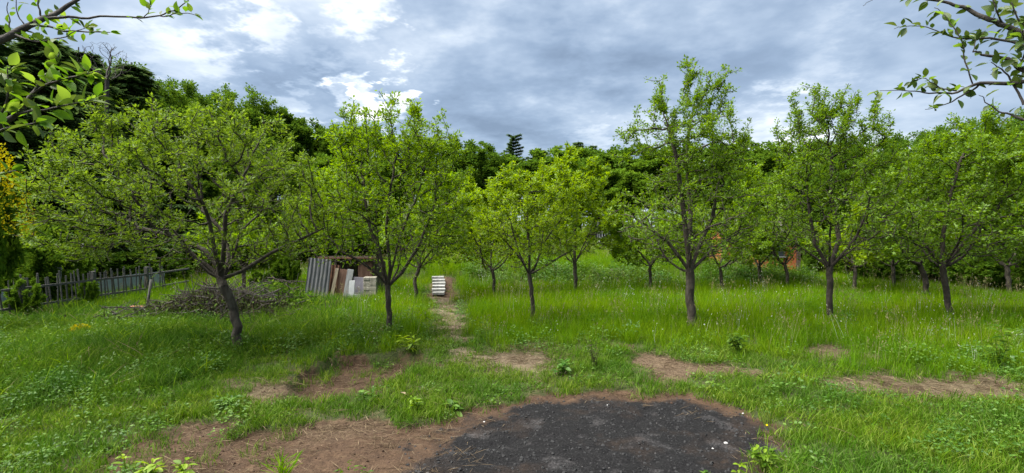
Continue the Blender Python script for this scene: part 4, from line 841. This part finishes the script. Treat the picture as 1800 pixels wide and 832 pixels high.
def picket_fence():
    X0 = -10.45; t = thing('picket_fence', 'leaning dark picket fence along the left edge of the orchard', 'fence', (X0, 9.0, h1(X0, 9.0)))
    hs = [box_me('picket', .034, .016, .86 + .04 * k, .006, .003) for k in range(4)]; y = 9.0; i = 0; zb = h1(X0, 9.0)
    while y < 15.6:
        obj('picket', hs[i % 4], M_FENCE, t, (random.uniform(-.01, .01), y - 9.0, h1(X0, y) - zb - .05 + random.uniform(-.03, .03)), (random.gauss(-.10, .045), random.gauss(.03, .03), math.pi / 2 + random.gauss(0, .06))); y += random.uniform(.105, .15); i += 1
    yy = 9.0
    while yy < 15.0:
        za, zc = h1(X0, yy) - zb, h1(X0, min(15.7, yy + 1.9)) - zb
        obj('post', box_me('post', .08, .08, .95, .006, .005), M_FENCE, t, (-.06, yy - 9.0, za - .08), (random.gauss(0, .04), .03, 0))
        for hz in (.22, .62):
            o = obj('rail', box_me('rail', .03, 1.9, .05, .004), M_FENCE, t, (-.028, yy - 9.0 + .95, (za + zc) / 2 + hz), (math.atan2(zc - za, 1.9), 0, 0))
        yy += 1.9
picket_fence()
for i, (y, hh) in enumerate([(11.0, .62), (12.1, .58), (13.2, .62), (14.3, .55), (15.4, .6), (16.5, .58)]):
    X = -11.6; n = 49; u = np.linspace(-.54, .54, n); w_ = .012 * np.sin(np.linspace(0, 8 * 6.283, n)); V = [(o + a, b, c) for o in (0, .003) for c in (0, hh) for a, b in zip(w_, u)]
    q = [(k * 2 * n + j, k * 2 * n + j + 1, k * 2 * n + n + j + 1, k * 2 * n + n + j) for k in (0, 1) for j in range(n - 1)]
    tag(obj('roofing_sheet', mesh('roofing_sheet', np.array(V), np.array(q)), M_SHEET, None, (X, y, h1(X, y) - .03), (random.uniform(-.03, .03), .10, random.uniform(-.04, .04))), 'pale blue roofing sheet propped behind the picket fence, %s from the camera' % ('nearest', 'second', 'third', 'fourth', 'fifth', 'farthest')[i], 'roofing sheet', 'pale sheets behind the fence')
def post(name, label, px, yt, d, r0, mat, lean=(0, 0)):
    x = (px - HX) / F * d; z = h1(x, d) - .1; H = CAMZ + (HY - yt) / F * d - z; V, q = tube([(0, 0, 0), (lean[0] * .4, lean[1] * .4, H * .4), (lean[0], lean[1], H), (lean[0], lean[1], H + .005)], [r0, r0 * .95, r0 * .9, .001], 8)
    tag(obj(name, mesh(name, V, q, False), mat, None, (x, d, z)), label, 'post')
post('fence_post', 'short dark wooden post on the terrace bank, left of the low round tree', 1097, 468, 16.8, .035, M_FENCE)
post('fence_post', 'leaning grey post at the left end of the brush pile', 256, 492, 11.8, .03, M_FENCE, (.12, 0))
post('fence_post', 'thin metal rod standing in the brush pile', 362, 488, 13.0, .012, M_RUST, (.01, 0))
post('fence_post', 'slim reddish post on the upper meadow behind the middle tree', 962, 452, 22.0, .04, M_RUST)
post('fence_post', 'pale post among the shrubs behind the picket fence', 143, 425, 14.0, .035, M_PALE, (.03, 0))
o = board('white_board', 'small white board among the shrubs behind the picket fence', 'board', 88, 106, 432, 446, 13.2, M_WHITE, .02)
def brick_pile():
    p = G(241, 551); tag(obj('brick', box_me('brick', .26, .12, .065, .004, .006), M_BRICK, None, (p.x, p.y, p.z + .10), (.05, .03, .2)), 'single red brick lying at the left end of the brush pile', 'brick')
brick_pile()
def stick_mesh(seed):
    r = np.random.default_rng(seed); L_ = r.uniform(.45, 1.1); n = 7; P = np.stack([np.linspace(0, L_, n), np.cumsum(r.normal(0, .03, n)), np.cumsum(r.normal(0, .02, n))], 1); P[:, 0] -= L_ / 2
    V, q = tube(P, np.linspace(r.uniform(.006, .013), .003, n), 5); Vs, Qs, off = [V], [q], len(V)
    for _ in range(3):
        i = r.integers(2, n - 1); d_ = norm(np.array([r.uniform(.4, 1), r.normal(), r.normal()])) * r.uniform(.2, .5); V, q = tube(np.stack([P[i] + d_ * t for t in np.linspace(0, 1, 4)]), np.linspace(.007, .003, 4), 4); Vs.append(V); Qs.append(q + off); off += len(V)
    return mesh('stick', np.concatenate(Vs), np.concatenate(Qs), True)
def brush(label, name, px, py, hw, hd, hh, n, leaves, seed, mat_l):
    r = np.random.default_rng(seed); p = G(px, py); t = thing(name, label, 'brush pile', p); sm = [stick_mesh(seed + k) for k in range(9)]
    for i in range(n):
        u = r.normal(0, .42); v = r.normal(0, .42); top = hh * max(.05, 1 - u * u * .7) * max(.1, 1 - v * v * .6); z = top * r.uniform(.05, 1)
        obj('stick', sm[int(r.integers(0, 9))], M_BARKD if i % 3 else M_TWIG, t, (u * hw, v * hd, z + .02), (r.normal(0, .2), r.normal(0, .30), r.normal(0, .8) + (math.pi if i % 2 else 0)))
    m = leaves; u, v = r.normal(0, .45, m), r.normal(0, .45, m); z = hh * np.maximum(.05, 1 - u * u * .7) * np.maximum(.1, 1 - v * v * .6) * r.uniform(.02, .95, m)
    V, T, A = leaf_faces(np.stack([u * hw, v * hd, z], 1), rdir(m, r), rdir(m, r), .07 * r.uniform(.5, 1.2, m), .02 * r.uniform(.6, 1.2, m), .3, r.uniform(size=m)); o = obj('withered_leaves', mesh('withered_leaves', V, T, False, {'lv': A}), mat_l, t); o['kind'] = 'stuff'
brush('long heap of cut branches and twigs behind the leaning fruit tree', 'brush_pile', 385, 556, 1.45, .8, .5, 200, 8500, 700, M_DRYWEED)
brush('leafy end of the cut branches right of the leaning tree trunk', 'brush_pile', 475, 545, 1.0, .7, .6, 40, 3600, 720, M_WOOD)
brush('loose cut branch trailing left of the brush pile and brick', 'cut_branch', 215, 562, .9, .35, .22, 12, 700, 740, M_WOOD)

def far_hut():
    d = 40.0; x = (1070 - HX) / F * d; z = h1(x, d) - .05; t = thing('garden_hut', 'small dark hut with pale lattice far behind the middle trees', 'hut', (x, d, z), .1)
    obj('wall', box_me('wall', 2.0, 1.6, 1.75, .01, .01), M_DARK, t, (0, .2, 0)); rf = obj('roof', box_me('roof', 2.5, 2.2, .08, .01, .01), M_OLDWOOD, t, (0, .1, 1.76), (-.12, .08, 0)); obj('ridge_board', box_me('ridge_board', 2.5, .1, .05, .01), M_PALE, rf, (0, -1.06, .081))
    for i in range(6): obj('lattice_slat', box_me('lattice_slat', .05, .03, 1.5, .004), M_WHITE, t, (-.9 + i * .2, -.64, .1))
    for k in range(3): obj('lattice_rail', box_me('lattice_rail', 1.1, .03, .05, .004), M_WHITE, t, (-.4, -.672, .4 + k * .45))
    for sx in (-1, 1): obj('post', box_me('post', .09, .09, 1.75, .004), M_PALE, t, (sx * 1.05, -.68, 0))
    import bmesh
    bm = bmesh.new(); bmesh.ops.create_icosphere(bm, subdivisions=3, radius=1)
    for v in bm.verts: v.co.x *= .75 * (1 + .12 * math.sin(v.co.y * 5)); v.co.y *= .5; v.co.z = max(0, v.co.z) * .34 * (1 + .18 * math.sin(v.co.x * 7 + 1))
    me = bpy.data.meshes.new('covered_heap'); bm.to_mesh(me); bm.free(); xx = (1070 - HX) / F * 36
    tag(obj('covered_heap', me, M_WHITE, None, (xx, 36, h1(xx, 36) + .12)), 'low heap under a white sheet in front of the small far hut', 'heap')
far_hut()
def orange_house():
    d = 20.0; x = (1336 - HX) / F * d; z = h1(x, d) - .1; t = thing('garden_house', 'orange walled garden house behind the trees right of centre', 'house', (x, d, z), -.15)
    w, dp, H = 2.7, 2.4, 1.75
    obj('wall', box_me('wall', w, dp, H, 0, .01), M_ORANGE, t, (0, dp / 2, 0))
    for sx in (-1, 1): obj('corner_post', box_me('corner_post', .12, .12, H, .003, .004), M_OLDWOOD, t, (sx * (w / 2 + .03), -.06, 0))
    wn = obj('window', box_me('window', .62, .03, .62, 0, .003), M_GLASS, t, (.55, -.018, .85)); 
    for a, b, c, e in ((-.33, 0, .05, .62), (.33, 0, .05, .62), (0, 0, .03, .62)): obj('frame', box_me('frame', c, .05, e, .001), M_OLDWOOD, wn, (a, -.012, b))
    obj('sill', box_me('sill', .78, .12, .04, .001), M_PALE, wn, (0, -.05, -.045))
    dr = obj('door', box_me('door', .72, .04, 1.7, 0, .004), M_BROWNB, t, (-.75, -.022, .02)); obj('handle', box_me('handle', .1, .03, .02), M_GALV, dr, (.27, -.036, .85))
    for s in (-1, 1):
        rf = obj('roof', box_me('roof', w + .5, 1.72, .07, .004, .006), M_TILE, t, (0, dp / 2 + s * .76, H + .32), (-s * .42, 0, 0))
        if s < 0: obj('eaves_board', box_me('eaves_board', w + .5, .03, .12, .003), M_CREAM, rf, (0, -.877, -.04))
    obj('gable', mesh('gable', np.array([(-w / 2 + .01, 0, H), (-w / 2 + .01, dp, H), (-w / 2 + .01, dp / 2, H + .62), (w / 2 - .01, 0, H), (w / 2 - .01, dp, H), (w / 2 - .01, dp / 2, H + .62)]), np.array([(0, 1, 2), (3, 5, 4)])), M_ORANGE, t)
orange_house()

# ------------------------------------------------------------------ overhanging branches close to the camera: every leaf its own piece
def near_leaf_mesh(name, seed, lv, asp=.30, curl=.25):
    r = np.random.default_rng(seed); n = 6; t = np.linspace(0, 1, n); w = asp * np.sin(np.pi * t ** .8) ** .9 * .95; V, Q = [], []
    for i in range(n):
        z = -curl * t[i] ** 2 * .5; x = t[i]; e = w[i] + .004
        V += [(x, -e, z + .35 * e + r.normal(0, .01)), (x, 0, z), (x, e, z + .35 * e + r.normal(0, .01))]
    V += [(-.22, -.012, -.01), (-.22, .012, -.01)]
    for i in range(n - 1):
        for k in (0, 1): a = i * 3 + k; Q.append((a, a + 1, a + 4, a + 3))
    Q.append((n * 3, 0, 2, n * 3 + 1)); return mesh(name, np.array(V), np.array(Q), True, {'lv': np.full(len(V), lv)})
def overhang(name, label, root, trunk, branches, mats, leafspec, seed, more=1.0):
    """branches: polylines of (px, py, depth, radius) in the place they really hang; leaves set along them"""
    r = np.random.default_rng(seed); z0 = h1(*root); t = thing(name, label, 'tree', (root[0], root[1], z0)); o0 = np.array([root[0], root[1], z0])
    tp = np.array([(root[0] + a, root[1] + b, z0 + c) for a, b, c in trunk]); V, q = tube(tp - o0, np.linspace(.12, .05, len(tp)), 10); Vs, Qs, off = [V], [q], len(V); spots = []
    for bi, (pts, lf) in enumerate(branches):
        P = np.array([np.array(at(p[0], p[1], p[2])) if len(p) == 4 else np.array(p[:3]) for p in pts]); R = np.array([p[3] for p in pts])
        k = len(P); tt = np.linspace(0, k - 1, (k - 1) * 5 + 1); Q = np.stack([np.interp(tt, np.arange(k), P[:, c]) for c in range(3)], 1); Q[1:-1] += r.normal(0, .004, Q[1:-1].shape); Q = np.concatenate([Q[:1], (Q[:-2] + Q[1:-1] * 2 + Q[2:]) / 4, Q[-1:]]); RR = np.interp(tt, np.arange(k), R)
        V, q = tube(Q - o0, RR, 6); Vs.append(V); Qs.append(q + off); off += len(V)
        if lf: spots.append((Q, lf))
    obj('branches', mesh('branches', np.concatenate(Vs), np.concatenate(Qs), True), M_TWIG, t)
    lms = [near_leaf_mesh('leaf', seed + i, (i + .5) / 6, .26 + .03 * (i % 3), .15 + .12 * (i % 4)) for i in range(6)]
    for m, lm in enumerate(lms): lm.materials.append(mats[m % len(mats)])
    L0, L1, up = leafspec
    for Q, cnt in spots:
        for _ in range(int(cnt * more)):
            f = r.uniform(.05, 1) ** .8 * (len(Q) - 1); i = min(int(f), len(Q) - 2); p = Q[i] + (Q[i + 1] - Q[i]) * (f - i); ax = norm(Q[i + 1] - Q[i]); d = norm(ax * .5 + rdir(1, r)[0] * .9 + np.array([0, 0, up])); nn = norm(np.array([0, -.15, 1.0]) + r.normal(0, .55, 3)); y = norm(np.cross(nn, d)); nn = np.cross(d, y); L_ = r.uniform(L0, L1) * (1.3 if Q[-1][1] < 1.7 else 1.0); p = p + d * L_ * .22
            M = Matrix(((d[0], y[0], nn[0], 0), (d[1], y[1], nn[1], 0), (d[2], y[2], nn[2], 0), (0, 0, 0, 1))); o = obj('leaf', lms[r.integers(0, 6)], None, t); o.matrix_local = Matrix.Translation(Vector(p - o0)) @ M @ Matrix.Scale(L_, 4)
    return t
overhang('overhanging_tree', 'nearest tree leaning in from the left, leafy branches across the top left corner', (-3.3, 1.3), [(0, 0, -.1), (.02, .05, 1.0), (.1, .1, 1.9), (.3, .2, 2.35)], [
    ([(-3.0, 1.5, 2.2, .05, 'w'), (-150, 135, 1.75, .026), (0, 72, 1.95, .015), (60, 42, 2.0, .012), (110, 22, 2.1, .009), (155, -15, 2.15, .007), (190, -60, 2.2, .004)], 22),
    ([(80, 34, 2.02, .006), (120, 33, 2.05, .005), (180, 31, 2.1, .004), (240, 32, 2.12, .0035), (282, 29, 2.14, .003), (310, 18, 2.15, .0025), (340, -8, 2.15, .002)], 10),
    ([(282, 29, 2.14, .0025), (310, 25, 2.14, .002), (345, 28, 2.14, .0012)], 9), ([(255, 32, 2.1, .002), (262, 20, 2.1, .0015), (268, 10, 2.1, .001)], 7),
    ([(60, 42, 2.0, .005), (95, 50, 1.98, .004), (140, 56, 1.97, .003), (195, 58, 1.96, .0015)], 24), ([(30, 62, 1.96, .004), (70, 75, 1.93, .003), (120, 62, 1.92, .002), (160, 45, 1.92, .001)], 14),
    ([(48, 48, 2.0, .003), (36, 30, 2.0, .002), (30, -10, 2.0, .0012)], 4), ([(78, 34, 2.03, .004), (72, 15, 2.03, .003), (66, -15, 2.03, .002)], 4), ([(20, 62, 1.97, .003), (18, 40, 1.97, .002), (17, 5, 1.97, .0012)], 3),
    ([(-3.05, 1.45, 2.0, .035, 'w'), (-80, 300, 1.55, .015), (-10, 225, 1.6, .010), (40, 195, 1.62, .007), (65, 160, 1.64, .005), (95, 120, 1.66, .003), (105, 92, 1.66, .0015)], 30),
    ([(60, 165, 1.62, .004), (110, 140, 1.6, .003), (165, 128, 1.58, .0015)], 26), ([(30, 200, 1.6, .004), (80, 192, 1.55, .003), (130, 185, 1.52, .002), (185, 168, 1.5, .001)], 28),
    ([(0, 218, 1.6, .004), (20, 170, 1.55, .003), (15, 120, 1.55, .0015)], 24), ([(-30, 240, 1.6, .004), (20, 225, 1.5, .003), (65, 215, 1.48, .0015)], 18), ([(-60, 280, 1.55, .005), (-20, 310, 1.5, .004), (30, 300, 1.48, .0015)], 12)],
    [M_NEAR, M_NEAR_BACKLIT, M_NEAR], (.024, .042, .25), 81, 1.25)
overhang('overhanging_tree', 'nearest tree reaching in from the right, sparse dark twigs across the top right corner', (3.6, 1.5), [(0, 0, -.1), (-.03, .05, 1.0), (-.12, .12, 1.9), (-.3, .25, 2.3)], [
    ([(3.3, 1.75, 2.15, .05, 'w'), (1950, 120, 1.9, .022), (1800, 62, 2.0, .012), (1765, 46, 2.02, .010), (1730, 34, 2.05, .009), (1690, 14, 2.08, .007), (1650, 3, 2.1, .005), (1600, -2, 2.1, .003), (1560, -10, 2.1, .0015)], 22),
    ([(3.25, 1.75, 2.05, .04, 'w'), (1900, 200, 1.9, .018), (1815, 140, 1.95, .012), (1790, 120, 1.97, .009), (1770, 105, 1.98, .007), (1735, 100, 2.0, .005), (1708, 92, 2.0, .003)], 10),
    ([(1900, 150, 1.9, .014), (1800, 143, 1.95, .008), (1720, 148, 2.0, .006), (1670, 166, 2.05, .004), (1640, 165, 2.06, .003), (1600, 160, 2.08, .002), (1545, 160, 2.1, .001)], 20),
    ([(1720, 149, 2.0, .004), (1690, 170, 2.03, .003), (1660, 185, 2.05, .002), (1625, 193, 2.06, .001)], 6), ([(1680, 160, 2.03, .003), (1645, 154, 2.05, .002), (1625, 138, 2.06, .0015), (1600, 144, 2.06, .001)], 14),
    ([(1708, 148, 2.0, .003), (1696, 110, 2.0, .0028), (1690, 72, 2.0, .0025), (1665, 35, 2.02, .002), (1640, 15, 2.04, .0012)], 16), ([(1880, 240, 1.9, .008), (1800, 212, 1.95, .005), (1760, 199, 1.98, .003), (1730, 180, 2.0, .002), (1720, 168, 2.0, .001)], 9),
    ([(1800, 82, 1.97, .005), (1740, 66, 2.0, .004), (1690, 70, 2.02, .003), (1650, 60, 2.04, .002), (1612, 44, 2.06, .0015), (1570, 52, 2.07, .001)], 22), ([(1798, 185, 1.95, .005), (1780, 150, 1.97, .004), (1765, 125, 1.98, .003), (1740, 110, 1.98, .0015)], 12),
    ([(1765, 46, 2.02, .004), (1750, 20, 2.0, .003), (1740, -10, 2.0, .002)], 10), ([(1815, 70, 1.9, .005), (1790, 40, 1.88, .003), (1770, 0, 1.88, .002)], 20), ([(1790, 118, 1.97, .003), (1800, 90, 1.9, .003), (1795, 55, 1.86, .002)], 18), ([(1708, 92, 2.0, .002), (1712, 70, 2.0, .0015), (1730, 55, 2.0, .001)], 8), ([(1545, -12, 2.1, .002), (1530, 2, 2.1, .001), (1515, 12, 2.1, .0008)], 2)],
    [M_NEAR_BACKLIT, M_NEAR_BACKLIT, M_NEAR_BACKLIT, M_NEAR_BACKLIT, M_NEAR, M_NEAR_BACKLIT], (.024, .048, .05), 91, 1.45)

# ------------------------------------------------------------------ weeds one can pick out
def weed(name, label, px, py, hgt, nst, nlf, L0, mat, seed, spread=.35, asp=.24, lift=.2):
    r = np.random.default_rng(seed); p = G(px, py); t = thing(name, label, 'plant', p); Vs, Qs, off, sp = [], [], 0, []
    for i in range(nst):
        a = r.uniform(0, 6.28); e = np.array([math.cos(a) * spread * hgt * r.uniform(.3, 1), math.sin(a) * spread * hgt * r.uniform(.3, 1), hgt * r.uniform(.6, 1)]); P = np.stack([np.array([0, 0, -.02]) + (e + np.array([0, 0, .02])) * np.array([u ** 1.4, u ** 1.4, u]) for u in np.linspace(0, 1, 6)]) + np.array([r.normal(0, .012), r.normal(0, .012), 0])
        V, q = tube(P, np.linspace(.004, .0015, 6), 5); Vs.append(V); Qs.append(q + off); off += len(V); sp.append(P)
    V = np.concatenate(Vs); obj('stem', mesh('stem', V, np.concatenate(Qs), True, {'lv': np.full(len(V), .4)}), mat, t)
    lms = [near_leaf_mesh('leaf', seed + i, (i + .5) / 4, asp, .25 + .15 * i) for i in range(4)]
    for lm in lms: lm.materials.append(mat)
    for k in range(nlf):
        P = sp[k % nst]; u = r.uniform(.35, 1) * 5; i = min(int(u), 4); q = P[i] + (P[i + 1] - P[i]) * (u - i); a = r.uniform(0, 6.28); d = norm(np.array([math.cos(a), math.sin(a), lift + r.normal(0, .25)])); y = norm(np.cross(np.array([0, 0, 1.0]) + r.normal(0, .2, 3), d)); nn = np.cross(d, y); L_ = L0 * r.uniform(.6, 1.2); q = q + d * L_ * .2
        M = Matrix(((d[0], y[0], nn[0], 0), (d[1], y[1], nn[1], 0), (d[2], y[2], nn[2], 0), (0, 0, 0, 1))); o = obj('leaf', lms[k % 4], None, t); o.matrix_local = Matrix.Translation(Vector(q)) @ M @ Matrix.Scale(L_, 4)
weed('leafy_weed', 'bright green leafy weed on the bare soil at the bottom left', 262, 838, .13, 6, 44, .075, M_BRIGHT, 801)
weed('leafy_weed', 'second bright leafy weed just right of the bottom left one', 318, 834, .12, 5, 30, .07, M_BRIGHT, 802)
weed('leafy_weed', 'thin upright sprout left of the bottom left weeds', 222, 832, .16, 2, 10, .06, M_BRIGHT, 803, .2)
weed('grass_clump', 'dense tuft of narrow grass at the bottom edge on bare soil', 497, 846, .16, 20, 46, .11, M_GRASS, 804, .5, .035, 1.2)
weed('leafy_weed', 'small bright sprout on the burnt patch at the bottom edge', 1298, 838, .14, 2, 9, .045, M_BRIGHT, 805, .25, .32)
weed('leafy_weed', 'leafy sprouts at the right edge of the burnt patch', 1345, 828, .2, 6, 40, .055, M_PLUM, 806, .5)
weed('leafy_weed', 'small broad-leaved weed at the bottom edge of the burnt patch', 1245, 840, .07, 4, 14, .05, M_HERB, 807, .6, .3)
weed('leafy_weed', 'pale ferny weed beside the steep-branched tree', 720, 618, .26, 6, 60, .11, M_BRIGHT, 808, .7, .14)
weed('leafy_weed', 'yellow-tinged weed where turf meets soil left of the burnt patch', 735, 725, .16, 5, 34, .06, M_PLUM, 809, .6)
weed('leafy_weed', 'flat grey-green rosette at the left rim of the burnt patch', 795, 722, .06, 5, 16, .10, M_HERB, 810, .8, .22)
weed('leafy_weed', 'low leafy weed clump in the turf behind the burnt patch', 985, 662, .16, 8, 60, .08, M_HERB, 811, .9, .3)
weed('dry_weed', 'tall dry brownish weed stalks behind the burnt patch', 1045, 650, .42, 9, 70, .05, M_DRYWEED, 812, .4, .15)
weed('leafy_weed', 'tall dark thistle-like weed in the grass at the right', 1755, 650, .5, 7, 80, .10, M_WOOD, 813, .3, .16)
weed('leafy_weed', 'bushy dark green weed in the grass right of the tallest tree', 1300, 625, .34, 10, 110, .08, M_HERB, 814, .5, .2)
weed('leafy_weed', 'low weed clump round the foot of the middle vase-shaped tree', 942, 580, .22, 9, 60, .07, M_HERB, 815, .7)
weed('leafy_weed', 'bushy weed round the foot of the steep-branched tree', 690, 596, .3, 10, 90, .07, M_HERB, 816, .8)
weed('leafy_weed', 'leafy weed in the turf left of the burnt patch', 640, 712, .13, 6, 36, .06, M_HERB, 817, .9)
weed('leafy_weed', 'leafy weed clump on the turf edge above the bare soil', 400, 724, .17, 7, 50, .07, M_HERB, 818, .9)
import bmesh
def stone(label, px, py, s, seed, mat=M_STONE, name='stone'):
    bm = bmesh.new(); bmesh.ops.create_icosphere(bm, subdivisions=2, radius=1); r = random.Random(seed); k = [r.uniform(.7, 1.3) for _ in range(3)]
    for v in bm.verts: v.co = Vector((v.co.x * k[0], v.co.y * k[1], v.co.z * .7)) * (1 + .14 * math.sin(v.co.x * 4 + seed) * math.cos(v.co.y * 3)) * r.uniform(.93, 1.07)
    me = bpy.data.meshes.new(name); bm.to_mesh(me); bm.free(); p = G(px, py); o = obj(name, me, mat, None, (p.x, p.y, p.z + s * .35), (0, 0, r.uniform(0, 6))); o.scale = (s, s, s); tag(o, label, 'stone', 'loose stones on the burnt patch')
stone('largest white stone on the right side of the burnt patch', 1277, 776, .014, 1)
stone('small white stone left of the largest one on the burnt patch', 1254, 784, .007, 2)
stone('white stone near the far right edge of the burnt patch', 1307, 726, .010, 3)
stone('small pale stone on the far rim of the burnt patch', 1068, 711, .008, 4)
stone('pale stone on the left rim of the burnt patch', 851, 735, .008, 5)
stone('white stone at the bottom edge of the burnt patch', 793, 829, .011, 6)
p = G(712, 704); o = obj('dead_leaf', near_leaf_mesh('dead_leaf', 5, .9, .38, .3), M_STRAW, None, (p.x, p.y, p.z + .07), (.2, -.2, 2.6)); o.scale = (.07, .07, .07); tag(o, 'single dry tan leaf lying on the turf left of the burnt patch', 'leaf')
p = G(1348, 757); o = obj('yellow_flower', near_leaf_mesh('yellow_flower', 6, .1, .45, .2), M_YELLOW, None, (p.x, p.y, p.z + .05), (.3, -.5, .6)); o.scale = (.022, .022, .022); tag(o, 'tiny yellow flower at the right edge of the burnt patch', 'flower')
